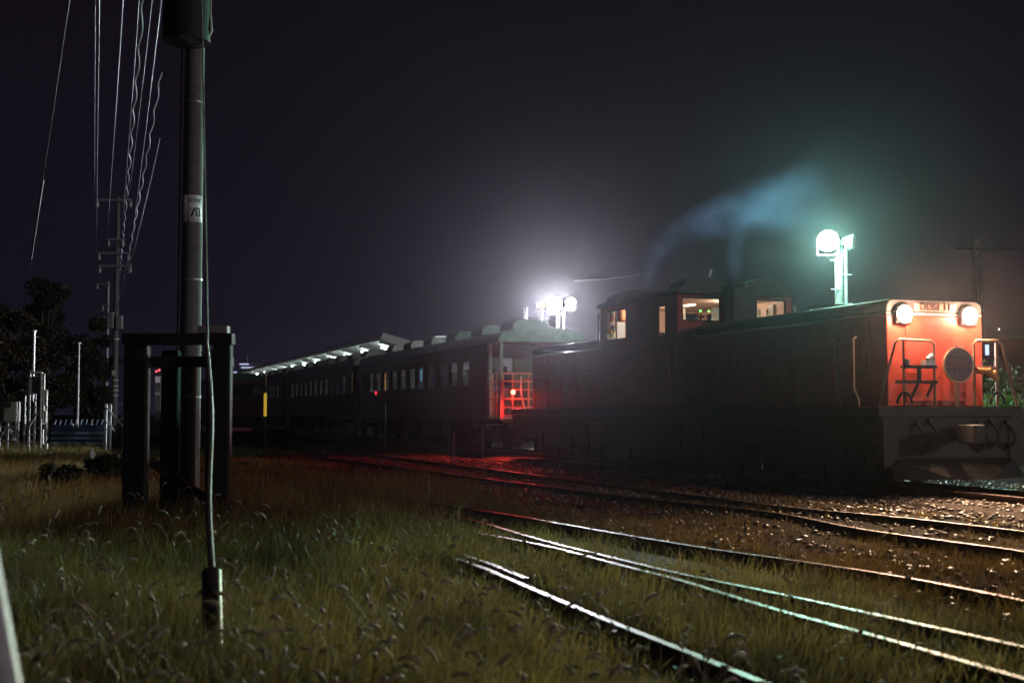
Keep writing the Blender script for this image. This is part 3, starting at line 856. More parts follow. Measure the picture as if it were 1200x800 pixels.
# ------------------------------------------------------------------ floodlights
def flood_head(parent, c, aim, w, h, m_lens, name='lamp_head'):
    """a box shaped floodlight with a glowing lens"""
    aim = Vector(aim).normalized(); s = aim.cross(Vector((0, 0, 1))).normalized(); t = s.cross(aim)
    M = Matrix((s, aim, t)).transposed().to_4x4(); M.translation = c
    def pt(x, y, z): return M @ Vector((x, y, z))
    mb = MB(); mb.tube([pt(0, -0.34, 0), pt(0, -0.26, 0), pt(0, -0.06, 0), pt(0, -0.002, 0)], [w * 0.35, w * 0.55, w, w * 1.06], 28)
    mb.bar(pt(-w, -0.15, 0), pt(-w, -0.15, -h * 1.5), 0.04, 0.05); mb.bar(pt(w, -0.15, 0), pt(w, -0.15, -h * 1.5), 0.04, 0.05); mb.bar(pt(-w, -0.15, -h * 1.5), pt(w, -0.15, -h * 1.5), 0.05, 0.04)
    hd = mb.build(name, M_steelg, parent, smooth=True)
    if m_lens: MB().tube([pt(0, 0.0, 0), pt(0, 0.03, 0), pt(0, 0.045, 0)], [w * 0.98, w * 0.9, w * 0.5], 28).build('lens', m_lens, hd, smooth=True)
    return hd

# white floodlight behind the coach end
DW = 50
base = on_ground(656.5, DW, GZ); top = P(650, 357, DW)
fw_ = empty('floodlight_pole', base, 'white floodlight on twin pale posts behind the end of the coach roof', 'floodlight')
zt_ = top.z - base.z
mb = MB(); mb.cyl((-0.07, 0, 0), (-0.07, 0, zt_ - 0.1), 0.11, 14, 0.09); mb.build('post', M_conc, fw_, smooth=True)
mb = MB(); mb.cyl((0.16, 0.02, 0), (0.16, 0.02, zt_ - 0.1), 0.05, 12); mb.build('post', M_steelg, fw_, smooth=True)
mb = MB(); mb.bar((-0.5, 0, zt_ - 0.22), (0.62, 0, zt_ - 0.22), 0.06); mb.build('crossbar', M_steelg, fw_)
M_fw = emit('floodlamp white', (0.92, 0.97, 1.0), 120)
M_fb = emit('floodlamp blue white', (0.6, 0.72, 1.0), 40)
flood_head(fw_, Vector((-0.22, -0.15, zt_ + 0.02)), (-0.1, -1, -0.12), 0.30, 0.26, M_fw)
flood_head(fw_, Vector((0.45, -0.12, zt_ + 0.08)), (0.05, -1, -0.12), 0.20, 0.17, M_fb)
def flood_beam(loc, power, colour, aim, cone, parent):
    d = bpy.data.lights.new('flood_beam', 'SPOT'); d.energy = power; d.color = colour; d.shadow_soft_size = 0.15
    d.spot_size = R(cone); d.spot_blend = 0.7
    o = bpy.data.objects.new('flood_beam', d); col.objects.link(o); o.location = loc; o.parent = parent
    o.rotation_euler = Vector(aim).to_track_quat('-Z', 'Y').to_euler()
flood_beam((-0.22, -0.42, zt_), 30000, (0.93, 0.96, 1.0), (-0.3, -1, 0.0), 150, fw_)
point_light('floodlamp', (-0.22, -0.42, zt_), 900, (0.93, 0.96, 1.0), 0.15, fw_)

# amber signal next to it
q = on_ground(634, 49, GZ); tp = P(633, 359, 49)
sg = empty('signal_mast', q, 'short mast with a pair of amber lamps left of the white floodlight', 'signal')
hh = tp.z - q.z
MB().cyl((0, 0, 0), (0, 0, hh - 0.1), 0.05, 10).build('post', M_steelg, sg)
mb = MB(); mb.box(-0.2, 0.2, 0.0, 0.12, hh - 0.14, hh + 0.14); hd = mb.build('lamp_box', M_dark, sg)
for x, s in ((-0.1, 14), (0.1, 8)):
    MB().cyl((x, -0.002, hh), (x, -0.03, hh), 0.065, 14).build('lens', emit('amber lamp %d' % s, (1.0, 0.52, 0.06), s), hd)
q = on_ground(627, 48, GZ)
st = empty('equipment_stand', q, 'pale post with a crossbar and two thin rods behind the coach roof vent', 'stand')
s_ = 48 / FPX
zb = P(627, 390, 48).z - q.z
mb = MB(); mb.box(-0.13, 0.13, -0.1, 0.1, 0, zb + 0.5); mb.build('post', M_conc, st)
MB().bar((-11 * s_, -0.12, P(627, 380.5, 48).z - q.z), (12 * s_, -0.12, P(627, 380.5, 48).z - q.z), 0.08, 0.1).build('crossbar', M_steelg, st)
for du in (-12.5, -9.5, 4.5):
    MB().cyl((du * s_, -0.15, zb - 0.3), (du * s_, -0.15, P(627, 361 if du < 0 else 369, 48).z - q.z), 0.025, 8).build('rod', M_steelg, st)
mb = MB(); a, b = P(672, 328.5, 47), P(750, 321, 45)
mb.tube([a + (b - a) * (k / 8) - Vector((0, 0, 0.05 * math.sin(math.pi * k / 8))) for k in range(9)], 0.018, 6)
tag(mb.build('lamp_cable', M_steelg), 'slack cable running from the white floodlight towards the locomotive cab', 'cable')

# green-white floodlight behind the locomotive hood
DG = 34
base = on_ground(986, DG, GZ); top = P(970, 284, DG)
fg = empty('floodlight_pole', base, 'greenish floodlight on a pale concrete pole with climbing rungs behind the locomotive hood', 'floodlight')
sG = DG / FPX; zt_ = top.z - base.z
mb = MB(); mb.cyl((0, 0, 0), (0, 0, zt_ + 0.05), 0.15, 18, 0.12); mb.build('pole', M_conc, fg, smooth=True)
MB().cyl((0.17, -0.05, 1.0), (0.17, -0.05, zt_ - 0.2), 0.045, 10).build('conduit', M_steelg, fg)
mb = MB()
for k in range(12): mb.bar((-0.27 if k % 2 else -0.05, -0.12, 1.2 + k * 0.4), (0.05 if k % 2 else 0.32, -0.12, 1.2 + k * 0.4), 0.025)
mb.build('rungs', M_steelg, fg)
MB().bar((-0.45, -0.17, zt_ - 0.05), (0.45, -0.17, zt_ - 0.05), 0.07).build('bracket', M_steelg, fg)
M_fg = emit('floodlamp green white', (0.40, 1.0, 0.74), 60)
flood_head(fg, Vector((-16 * sG, -0.3, zt_)), (-0.25, -1, -0.18), 0.28, 0.26, M_fg)
flood_head(fg, Vector((14 * sG, -0.3, zt_ - 0.02)), (0.9, -0.5, -0.1), 0.2, 0.14, None)
flood_beam((-16 * sG - 0.05, -0.62, zt_ - 0.05), 13000, (0.42, 1.0, 0.74), (-0.25, -1, 0.12), 84, fg)
point_light('floodlamp', (-16 * sG - 0.05, -0.62, zt_ - 0.05), 1800, (0.42, 1.0, 0.74), 0.15, fg)

# ------------------------------------------------------------------ near utility pole
DP = 16.7
pb = on_ground(222, DP, GZ)
up = empty('utility_pole', pb, 'near concrete utility pole carrying a white sign reading 78', 'utility pole')
H_ = 12.0
def pr_(z): return 0.15 - 0.0030 * z
mb = MB(); mb.cyl((0, 0, -0.1), (0, 0, H_), pr_(0), 28, pr_(H_)); mb.build('pole', M_conc, up, smooth=True)
sP = DP / FPX
def zP(v, D=DP): return P(222, v, D).z - GZ
for v in (122, 329, 466):
    MB().cyl((0, 0, zP(v)), (0, 0, zP(v) + 0.025), pr_(zP(v)) + 0.006, 28).build('steel_band', M_steelg, up)
# wrapped number sign
zs_ = zP(246); r_s = pr_(zs_) + 0.006
mb = MB(); n = 20; hh = 0.185
phi0 = R(-74)
for k in range(n):
    a, b = phi0 + R(-58 + 118 * k / n), phi0 + R(-58 + 118 * (k + 1) / n)
    mb.add([(r_s * math.cos(a), r_s * math.sin(a), zs_ - hh), (r_s * math.cos(b), r_s * math.sin(b), zs_ - hh), (r_s * math.cos(b), r_s * math.sin(b), zs_ + hh), (r_s * math.cos(a), r_s * math.sin(a), zs_ + hh)], [(0, 1, 2, 3)])
sign = mb.build('number_sign', mat('white sign film', (0.90, 0.87, 0.92), 0.4, 0, 0.04, 9), up, smooth=True)
so = sign.modifiers.new('thickness', 'SOLIDIFY'); so.thickness = 0.003; so.offset = -1
M_ink = mat('sign ink', (0.02, 0.02, 0.04), 0.5)
def wrap_text(body, size, dz, shift, bold, sx=1.0):
    me = text_mesh(body, size, 0.0, 'sign_lettering', bold, sx)
    for q in me.vertices:
        x, y, z = q.co; a = phi0 + shift + x / r_s; rr = r_s + 0.003
        q.co = (rr * math.cos(a), rr * math.sin(a), zs_ + y + dz)
    me.materials.append(M_ink)
    o = bpy.data.objects.new('sign_lettering', me); col.objects.link(o); o.parent = sign
wrap_text('78', 0.17, -0.055, 0.26, 0.006, 0.85)
wrap_text('江次幹', 0.062, 0.105, 0.26, 0.001)
mb = MB()
a0, a1 = phi0 + R(-24), phi0 + R(-21)
mb.add([((r_s + .003) * math.cos(a), (r_s + .003) * math.sin(a), zs_ + z) for a, z in ((a0, -hh), (a1, -hh), (a1, hh), (a0, hh))], [(0, 1, 2, 3)])
mb.build('sign_stripe', M_ink, sign)
# transformer and cable loop at the top of the picture
zb = zP(50, 16.2)
mb = MB(); mb.cyl((0.02, -0.52, zb), (0.02, -0.52, zb + 0.85), 0.31, 28); mb.cyl((0.02, -0.52, zb + 0.852), (0.02, -0.52, zb + 0.92), 0.33, 28)
for x in (-0.12, 0.16): mb.cyl((x, -0.52, zb + 0.92), (x, -0.52, zb + 1.1), 0.035, 10)
mb.build('transformer', mat('transformer dark grey', (0.014, 0.014, 0.016), 0.7), up, smooth=True)
MB().box(-0.16, 0.2, -0.215, -0.1, zb + 0.25, zb + 0.6).build('bracket', M_dark, up)
mb = MB(); mb.tube([(0.12, -0.5, zb - 0.02), (0.22, -0.5, zb - 0.02), (0.30, -0.5, zb + 0.05), (0.345, -0.5, zb + 0.16), (0.335, -0.5, zb + 0.4), (0.33, -0.48, zb + 1.6), (0.3, -0.4, zb + 3)],
                   [0.014, 0.016, 0.022, 0.026, 0.012, 0.008, 0.008], 8)
mb.build('cable_loop', mat('pale cable', (0.6, 0.58, 0.55), 0.4), up, smooth=True)
for z in (9.0, 10.2, 11.3): MB().bar((-1.4, 0.12, z), (0.9, 0.12, z), 0.08).build('crossarm', M_steelg, up)
mb = MB(); mb.tube([(-0.165, -0.05, 0.2), (-0.165, -0.05, 7.0)], 0.012, 6); mb.build('earth_wire', M_rose, up)

# guy wire in front of it
ga = Vector((pb.x + 0.05, pb.y - 0.12, 9.0)); gb = P(251, 815, 6.2); gb.z = GZ - 0.05
def gy(D): t = (D - gb.y) / (ga.y - gb.y); return gb + (ga - gb) * t
gw = empty('guy_wire', (gb.x, gb.y, GZ), 'taut guy wire with a dark sleeve at its foot before the near utility pole', 'guy wire')
o0 = Vector((gb.x, gb.y, GZ))
mb = MB(); mb.tube([gy(8.4) - o0, ga - o0], 0.008, 8); mb.build('wire', M_steelg, gw)
pts = [gy(d) - o0 + Vector((0.012 * math.sin(d * 5), 0, 0)) for d in np.linspace(6.85, 8.45, 12)]
mb = MB(); mb.tube(pts, [0.018] * 11 + [0.010], 12); mb.build('guy_rod', mat('guy rod grey', (0.10, 0.09, 0.08), 0.55, 0.0), gw, smooth=True)
mb = MB(); mb.tube([gy(6.15) - o0, gy(6.85) - o0], 0.056, 20); mb.build('sleeve', mat('dark brown guard sleeve', (0.05, 0.04, 0.035), 0.35, 0, 0.3), gw, smooth=True)

# dark frame of old sleepers round the pole
DF = 16.2
fr = empty('timber_frame', on_ground(215, DF - 0.3), 'dark upright frame of old railway sleepers around the near utility pole', 'timber frame')
o0 = Vector(fr.location); sF = DF / FPX
def fx(u): return P(u, 482, DF).x - o0.x
ztop = P(222, 400, DF).z - GZ
for (u0, u1, dy, zt2) in ((152, 179, 0.0, 0.0), (186, 206, 0.35, -0.05), (255, 275, 0.0, 0.02), (238, 250, 0.4, -0.05)):
    MB().box(fx(u0), fx(u1), dy, dy + 0.2, -0.1, ztop + zt2 - 0.06).build('upright', M_wood, fr, bevel=0.028).rotation_euler = (0, random.uniform(-0.004, 0.004), random.uniform(-0.02, 0.02))
MB().box(fx(150), fx(277), -0.02, 0.20, ztop - 0.055, ztop + 0.09).build('top_beam', M_wood, fr, bevel=0.012)
MB().box(fx(154), fx(273), 0.203, 0.33, ztop - 0.34, ztop - 0.20).build('rail_beam', M_wood, fr, bevel=0.012)
mb = MB(); mb.bar((fx(275), 0.28, 0.05), (fx(180), 0.28, 0.75), 0.12, 0.1); mb.build('brace', M_wood, fr)
MB().box(fx(236), fx(271), 0.0, 0.18, ztop + 0.093, ztop + 0.19).build('loose_plank', mat('lit plank tone', (0.30, 0.26, 0.25), 0.8, 0, 0.2), fr, bevel=0.008)  # pale colour stands for the light on the frame's top

# pale leaning pipe close to the camera
mb = MB(); mb.tube([P(-34, 600, 2.25), P(12, 860, 2.05)], 0.032, 16)
tag(mb.build('leaning_pipe', mat('pale grey pipe paint', (0.55, 0.53, 0.56), 0.5)), 'blurred pale grey pipe leaning at the bottom left corner', 'pipe')

# ------------------------------------------------------------------ far utility poles and wires
def insulator(x, y, z): return MB().tube([(x, y, z - 0.3), (x, y, z - 0.22), (x, y, z - 0.2), (x, y, z - 0.12), (x, y, z - 0.1), (x, y, z)], [0.03, 0.09, 0.04, 0.09, 0.04, 0.03], 8)
D1 = 62; s1 = D1 / FPX
b1 = on_ground(134, D1)
p1 = empty('utility_pole', b1, 'far concrete utility pole with four crossarms behind the blue fence', 'utility pole')
def z1_(v, D=D1): return P(134, v, D).z - GZ
MB().cyl((0, 0, 0), (0, 0, z1_(231)), 0.165, 16, 0.10).build('pole', M_conc, p1, smooth=True)
arms1 = [(235, 110, 151), (281, 124, 143), (297, 113, 150), (312, 114, 152)]
for v, u0, u1 in arms1:
    z = z1_(v); a = MB().bar(((u0 - 134) * s1, -0.15, z), ((u1 - 134) * s1, -0.15, z), 0.1, 0.1).build('crossarm', M_steelg, p1)
    for u in (u0 + 1, u1 - 1): insulator((u - 134) * s1, -0.15, z - 0.06).build('insulator', M_white, a)
MB().box(-0.32, -0.02, -0.42, -0.18, z1_(385), z1_(366)).build('switch_box', M_steelg, p1, bevel=0.02)
MB().box(0.1, 0.4, -0.35, -0.1, z1_(386), z1_(370)).build('switch_box', M_steelg, p1, bevel=0.02)
MB().box(-0.1, 0.1, -0.185, -0.168, z1_(440), z1_(434)).build('number_plate', M_white, p1)
for v in (398, 446, 453, 458, 464): MB().cyl((0, 0, z1_(v)), (0, 0, z1_(v) + 0.06), 0.172, 16).build('steel_band', M_white, p1)
D2 = 80; s2 = D2 / FPX
b2 = on_ground(124, D2)
p2 = empty('utility_pole', b2, 'thin steel utility pole with short arms just left of the far concrete pole', 'utility pole')
def z2_(v): return P(124, v, D2).z - GZ
MB().cyl((0, 0, 0), (0, 0, z2_(330)), 0.13, 14, 0.09).build('pole', M_steelg, p2, smooth=True)
for v, u0, u1 in ((333, 111, 127), (358, 118, 127), (372, 114, 127), (382, 114, 128)):
    a = MB().bar(((u0 - 124) * s2, -0.12, z2_(v)), ((u1 - 124) * s2, -0.12, z2_(v)), 0.09).build('crossarm', M_steelg, p2)
    insulator((u0 + 1 - 124) * s2, -0.12, z2_(v) - 0.05).build('insulator', M_white, a)

M_wire = mat('bare aluminium wire', (0.36, 0.34, 0.42), 0.4, 0.3, 0.4, 0.8)
def wire(a, b, sag, r, n=40, wob=0.0, pitch=2.2):
    a, b = Vector(a), Vector(b); pts = []
    for k in range(n + 1):
        t = k / n; q = a + (b - a) * t - Vector((0, 0, sag * 4 * t * (1 - t)))
        if wob: q += Vector((wob * math.cos(t * (b - a).length * 2 * math.pi / pitch), 0, wob * math.sin(t * (b - a).length * 2 * math.pi / pitch)))
        pts.append(q)
    return MB().tube(pts, r, 6)
DN = 9.6
wires = [((111, 243), (112, -40), 0.010), ((113, 297), (117, -40), 0.013), ((125, 281), (147, -40), 0.014), ((142, 281), (166, -40), 0.010),
         ((149, 243), (183, -40), 0.009), ((150, 312), (194, -40), 0.012)]
for (ua, va), (ub, vb), r in wires:
    mb = wire(P(ua, va, D1 - 0.2), P(ub, vb, DN + 7.0), 0.25, r * 0.55)
    tag(mb.build('overhead_wire', M_wire, smooth=True), 'thin straight overhead wire from the far utility pole past the near one', 'wire', 'thin overhead wires')
mb = wire(P(137, 350, D1 - 0.2), P(173, -60, 15.5), 0.35, 0.012, 300, 0.022, 1.9)
tag(mb.build('overhead_cable', M_wire, smooth=True), 'wavy spiral wrapped telephone cable reaching the top edge, left of the other wavy one', 'cable')
mb = wire(P(135, 368, D1 - 0.2), P(189, 85, 30), 0.45, 0.018, 260, 0.028, 1.8)
tag(mb.build('overhead_cable', M_wire, smooth=True), 'wavy spiral wrapped cable that fades out beside the near pole', 'cable')
mb = wire(P(142, 345, D1 - 0.2), P(187.5, 162, 34), 0.3, 0.012)
tag(mb.build('service_wire', M_wire, smooth=True), 'short steep wire from the far pole, outermost on the right of the bundle', 'wire')
# guy guard hanging in the upper left
gg = empty('guy_wire', on_ground(14, 40), 'slanting guy wire with a pale guard tube in the dark upper left', 'guy wire')
o0 = Vector(gg.location)
mb = MB(); mb.tube([P(86, -30, 20) - o0, P(50, 213, 28) - o0], 0.008, 6); mb.tube([P(37, 302, 31) - o0, P(14, 470, 40) - o0], 0.008, 6); mb.build('wire', M_dark, gg)
mb = MB(); mb.tube([P(50.5, 211, 28) - o0, P(43, 258, 29.5) - o0, P(36.5, 303, 31) - o0], 0.028, 8); mb.build('guard_tube', M_wire, gg, smooth=True)

# ------------------------------------------------------------------ left yard
D = 42; s = D / FPX
q0 = on_ground(45, D)
st = empty('equipment_stand', q0, 'tall steel ladder stand with a pale box on top in the left yard', 'stand')
def X(u): return (u - 45) * s
def Z(v): return P(45, v, D).z - GZ
MB().cyl((X(38), 0, Z(470)), (X(38), 0, Z(389)), 0.045, 10).build('mast', M_steelg, st)
MB().cyl((X(38), 0, Z(389.5)), (X(38), 0, Z(387)), 0.075, 12).build('cap', M_white, st)
MB().box(X(36.5), X(49), -0.2, 0.2, Z(460), Z(441)).build('box', M_steelg, st, bevel=0.02)
mb = MB()
for u in (37, 50.5): mb.bar((X(u), -0.2, 0), (X(u), -0.2, Z(437)), 0.06); mb.bar((X(u), 0.3, 0), (X(u), 0.3, Z(460)), 0.06)
for k in range(9): mb.bar((X(37), -0.2, Z(525 - k * 8)), (X(50.5), -0.2, Z(525 - k * 8)), 0.035)
mb.bar((X(37), -0.22, Z(500)), (X(50.5), -0.22, Z(478)), 0.05)
mb.build('ladder_frame', M_steelg, st)
mb = MB()
for pts in ([(51, 437), (38, 436.5)], [(51.5, 436), (51.5, 490)], [(54.5, 438), (54.5, 497)], [(54.5, 457), (57.5, 458), (57.5, 474), (54, 474)], [(54.5, 481), (57.5, 482), (57, 494), (54, 496)], [(54, 503), (54.5, 520), (59.5, 520), (59.5, 526)]):
    mb.tube([(X(a), -0.28, Z(b)) for a, b in pts], 0.042, 8)
mb.build('safety_rail', M_white, st, smooth=True)
po = empty('marker_post', on_ground(29, 42), 'thin pale post left of the ladder stand', 'post')
MB().cyl((0, 0, 0), (0, 0, P(29, 462, 42).z - GZ), 0.035, 10).build('shaft', M_steelg, po)
MB().cyl((0, 0, 0.6), (0, 0, 1.3), 0.05, 10).build('band', M_white, po)

D = 42.5; q0 = on_ground(10, D); s = D / FPX
ck = empty('equipment_rack', q0, 'low rack holding a pale boxed panel at the left edge', 'rack')
def X(u): return (u - 10) * s
def Z(v): return P(10, v, D).z - GZ
MB().box(X(1), X(21), -0.15, 0.25, Z(494), Z(471)).build('panel_box', mat('pale beige panel', (0.4, 0.36, 0.33), 0.6, 0, 0.15, 2), ck, bevel=0.02)
mb = MB()
for u in (-2, 2, 11, 20, 23): mb.bar((X(u), -0.1, 0), (X(u), -0.1, Z(494 if u in (2, 11, 20) else 470)), 0.05)
for v in (500, 508, 516): mb.bar((X(-2), -0.12, Z(v)), (X(23), -0.12, Z(v)), 0.04)
mb.bar((X(0), -0.13, Z(518)), (X(10), -0.13, Z(500)), 0.04); mb.bar((X(12), -0.13, Z(500)), (X(22), -0.13, Z(518)), 0.04)
mb.build('rack_frame', M_steelg, ck)
for u, v in ((5, 507), (16, 505), (19, 514)): MB().cyl((X(u), -0.16, Z(v)), (X(u), -0.2, Z(v)), 0.06, 12).build('reflector', M_white, ck)

fl = empty('flag_pole', on_ground(91, 46), 'slim greenish white pole standing alone behind the blue fence', 'pole')
MB().cyl((0, 0, 0), (0, 0, P(91, 403, 46).z - GZ), 0.05, 12, 0.035).build('shaft', M_steelg, fl)
MB().cyl((0, 0, P(91, 403, 46).z - GZ), (0, 0, P(91, 401, 46).z - GZ), 0.07, 12).build('cap', M_white, fl)

D = 44; s = D / FPX; q0 = on_ground(94, D)
fe = empty('fence', q0, 'low blue panel fence with pale rails and spiked top in the left yard', 'fence')
def X(u): return (u - 94) * s
def Z(v): return P(94, v, D).z - GZ
M_blue = mat('fence blue', (0.035, 0.05, 0.12), 0.6, 0, 0.2)
MB().box(X(60), X(131), 0.0, 0.04, 0.05, Z(497.5)).build('panel', M_blue, fe)
for v in (507, 513, 519):
    MB().box(X(61), X(126), -0.05, -0.003, Z(v + 1.3), Z(v - 1)).build('fence_rail', mat('fence rail pale blue', (0.28, 0.33, 0.46), 0.6), fe)
for k in range(11):
    u = 64 + k * 6.1; MB().bar((X(u), 0.02, Z(497.4)), (X(u + 1.6), 0.02, Z(491.5)), 0.035).build('spike', mat('fence rail pale blue', (0.28, 0.33, 0.46)), fe)
for u in (62, 84, 106, 128): MB().box(X(u) - 0.04, X(u) + 0.04, 0.043, 0.12, 0, Z(496)).build('post', M_steelg, fe)
for u, v in ((86, 499), (92, 499)): MB().cyl((X(u), -0.003, Z(v)), (X(u), -0.03, Z(v)), 0.04, 10).build('reflector', M_white, fe)

D = 43.2; s = D / FPX; q0 = on_ground(135, D)
tr_ = empty('guard_frame', q0, 'small cross braced steel guard frame at the foot of the far concrete pole', 'frame')
def X(u): return (u - 135) * s
def Z(v): return P(135, v, D).z - GZ
mb = MB()
for u in (124, 146): mb.bar((X(u), 0, 0), (X(u), 0, Z(473)), 0.09); mb.bar((X(u), 0.5, 0), (X(u), 0.5, Z(473)), 0.07)
mb.build('uprights', M_steelg, tr_)
mb = MB()
for a, b in (((124, 476), (146, 500)), ((124, 505), (146, 488)), ((138, 473), (146, 473)), ((124, 492), (135, 505))): mb.bar((X(a[0]), -0.06, Z(a[1])), (X(b[0]), -0.06, Z(b[1])), 0.05)
mb.build('braces', M_steelg, tr_)

# pale scrap in the grass
q = on_ground(108, 31)
mb = MB(); mb.add([q + Vector((-0.05, 0, 0.25)), q + Vector((0.06, 0.02, 0.20)), q + Vector((0.1, 0.03, 0.36)), q + Vector((0.0, 0.0, 0.50)), q + Vector((-0.09, 0.05, 0.44)), q + Vector((0.02, 0.09, 0.3))],
                  [(0, 1, 2), (0, 2, 3), (0, 3, 4), (1, 5, 2), (2, 5, 3), (3, 5, 4), (4, 5, 0), (0, 5, 1)])
tag(mb.build('paper_scrap', mat('white paper', (0.8, 0.8, 0.85))), 'crumpled white scrap caught on the weeds in the left yard', 'scrap')

# white cabinet with red lamps between the uprights
q = on_ground(184, 60); s = 60 / FPX
cb = empty('signal_cabinet', q, 'white trackside cabinet with small red lamps seen between the dark uprights', 'cabinet')
def Z(v): return P(184, v, 60).z - GZ
MB().box(-3.2 * s, 3.2 * s, 0, 0.25, Z(498), Z(440)).build('housing', mat('cabinet dull grey', (0.2, 0.19, 0.2), 0.7), cb)
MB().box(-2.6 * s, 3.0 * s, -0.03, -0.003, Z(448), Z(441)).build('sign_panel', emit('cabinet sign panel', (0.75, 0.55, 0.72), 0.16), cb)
MB().box(-2.6 * s, 3.0 * s, -0.03, -0.003, Z(463), Z(459)).build('sign_panel', M_white, cb)
MB().bar((0, 0.1, Z(440)), (0, 0.1, Z(430)), 0.05).build('lamp_post', M_dark, cb)
for du, dv in ((-1.5, 435), (1.8, 433.5)):
    MB().cyl((du * s, 0.02, Z(dv)), (du * s, -0.04, Z(dv)), 0.05, 12).build('red_lamp', emit('cabinet red lamp', (1, 0.08, 0.1), 2.2), cb)

# ------------------------------------------------------------------ orange railcar at the far left
qx = on_ground(283, 70, 0)
M_rcar = mat('faded railcar orange', (0.22, 0.055, 0.025), 0.6, 0, 0.2)
rc = empty('railcar', qx, 'dull orange railcar standing left of the coaches behind the yellow marker post', 'railcar', RZ)
mb = MB()
mb.m(0).box(-18, 0, -1.4, 1.4, 0.95, 2.05); mb.m(1).box(-18, 0.003, -1.395, 1.395, 2.052, 2.86); mb.m(0).box(-18, 0.0, -1.4, 1.4, 2.862, 3.02)
mb.build('body', [M_rcar, mat('railcar dark window band', (0.03, 0.02, 0.02), 0.3)], rc)
mb = MB(); mb.prism([(1.44 * math.cos(math.pi * k / 12), 3.022 + 0.42 * math.sin(math.pi * k / 12)) for k in range(13)], -18, 0.05); mb.build('roof', M_grey, rc, smooth=True)
for y in (-0.95, 0.95): MB().box(0.004, 0.012, y - 0.33, y + 0.33, 2.1, 2.75).build('window', M_glass, rc)
MB().box(-17.5, -0.4, -1.2, 1.2, 0.4, 0.948).build('underframe', M_dark, rc)
mb = MB(); mb.box(0.0, 0.05, -0.5, 0.6, 0.15, 0.30); mb.build('tail_light_glint', emit('railcar red reflection', (1.0, 0.02, 0.12), 0.012), rc)  # glow drawn in for the red reflection of a tail light

# yellow marker post
q = on_ground(311, 52); s = 52 / FPX
ym = empty('marker_post', q, 'thin post with a long yellow sleeve in front of the far coach', 'marker post')
def Z(v): return P(311, v, 52).z - GZ
MB().cyl((0, 0, 0), (0, 0, Z(438)), 0.03, 8).build('shaft', M_rose, ym)
MB().box(-1.7 * s, 1.7 * s, -0.06, -0.035, Z(487.5), Z(460.5)).build('yellow_sleeve', emit('yellow sleeve added glow', (1.0, 0.66, 0.05), 0.42), ym)  # sleeve glows by itself to look lit; it is no lamp

# short line-side stakes
for i, (u, v0, v1, d, r, lb) in enumerate(((527, 500, 531, 40, 0.035, 'short pale stake nearest the white glints under the coach'), (532, 507, 533, 39, 0.05, 'thick stubby stake beside the thin pale stake'),
                                   (565.5, 503, 534, 38, 0.04, 'upright stake left of the red lit coach deck'), (451.5, 472, 532, 40, 0.025, 'tall thin stake in front of the middle of the coach'))):
    q = on_ground(u, d)
    mb = MB().cyl((0, 0, 0), (0, 0, P(u, v0, d).z - GZ), r, 8)
    o = tag(mb.build('trackside_stake', M_conc), lb, 'stake', 'trackside stakes'); o.location = q

# ------------------------------------------------------------------ far buildings
q = on_ground(285, 330); s = 330 / FPX
bl = empty('office_building', q, 'distant stepped building with rows of white lit windows and a mast', 'building')
def Z(v): return P(285, v, 330).z - GZ
M_bw = mat('night facade', (0.10, 0.09, 0.12), 0.8)
MB().box(-16 * s, -5 * s, 0, 6, 0, Z(437)).build('wing', M_bw, bl)
MB().box(-7 * s, 14 * s, 0.5, 7, 0, Z(425)).build('tower', M_bw, bl)
M_lw = emit('far lit windows', (0.62, 0.66, 1.0), 0.75)
for u0, u1, v in ((-5, 6, 426.5), (-3, 13, 430.5), (1, 10, 433.5), (-12, -8, 436), (-14, -9, 441), (-15, -11, 446.5), (-8, -3, 440)):
    MB().box(u0 * s, u1 * s, -0.12, -0.02, Z(v + 0.9), Z(v - 0.7)).build('window_row', M_lw, bl)
MB().cyl((0.3, 3, Z(425)), (0.3, 3, Z(414)), 0.12, 8).build('mast', M_steelg, bl)

# lattice mast and lit hut on the right, beyond the locomotive
D = 52; s = D / FPX; q = on_ground(1149, D)
lm = empty('lattice_mast', q, 'faint lattice mast standing behind the locomotive nose at right', 'mast')
zt3 = P(1149, 278, D).z - GZ
mb = MB(); w = 0.15
for a, b in ((-w, -w), (w, -w), (w, w), (-w, w)): mb.bar((a, b, 0), (a, b, zt3), 0.05)
n = 16
for k in range(n):
    za, zb_ = zt3 * k / n, zt3 * (k + 1) / n
    sg_ = 1 if k % 2 else -1
    mb.bar((-w * sg_, -w, za), (w * sg_, -w, zb_), 0.03); mb.bar((-w * sg_, w, za), (w * sg_, w, zb_), 0.03)
mb.build('lattice', mat('weathered dark steel', (0.09, 0.085, 0.085), 0.7, 0.3), lm)
MB().bar((-0.9, 0, zt3 - 0.5), (1.6, 0, zt3 - 0.5), 0.08).build('crossarm', M_dark, lm)
D = 44; s = D / FPX; q = on_ground(1170, D)
ht = empty('trackside_hut', q, 'small dark hut with one blue white lamp beyond the locomotive handrail', 'hut')
def Z(v): return P(1170, v, D).z - GZ
MB().box(-1.1, 1.9, 0, 2.2, 0, Z(396)).build('wall', mat('hut maroon boards', (0.10, 0.03, 0.035), 0.8), ht)
MB().box(-1.3, 2.1, -0.2, 2.4, Z(396) + 0.003, Z(392)).build('roof', M_grey, ht)
MB().box(-14 * s, -10 * s, -0.05, -0.003, Z(416), Z(404)).build('window', emit('hut lamp', (0.55, 0.7, 1.0), 1.2), ht)
MB().box(-1 * s, 0.5 * s, -0.25, -0.22, Z(387.5), Z(385)).build('roof_lamp', emit('hut lamp warm', (1.0, 0.85, 0.8), 2), ht)

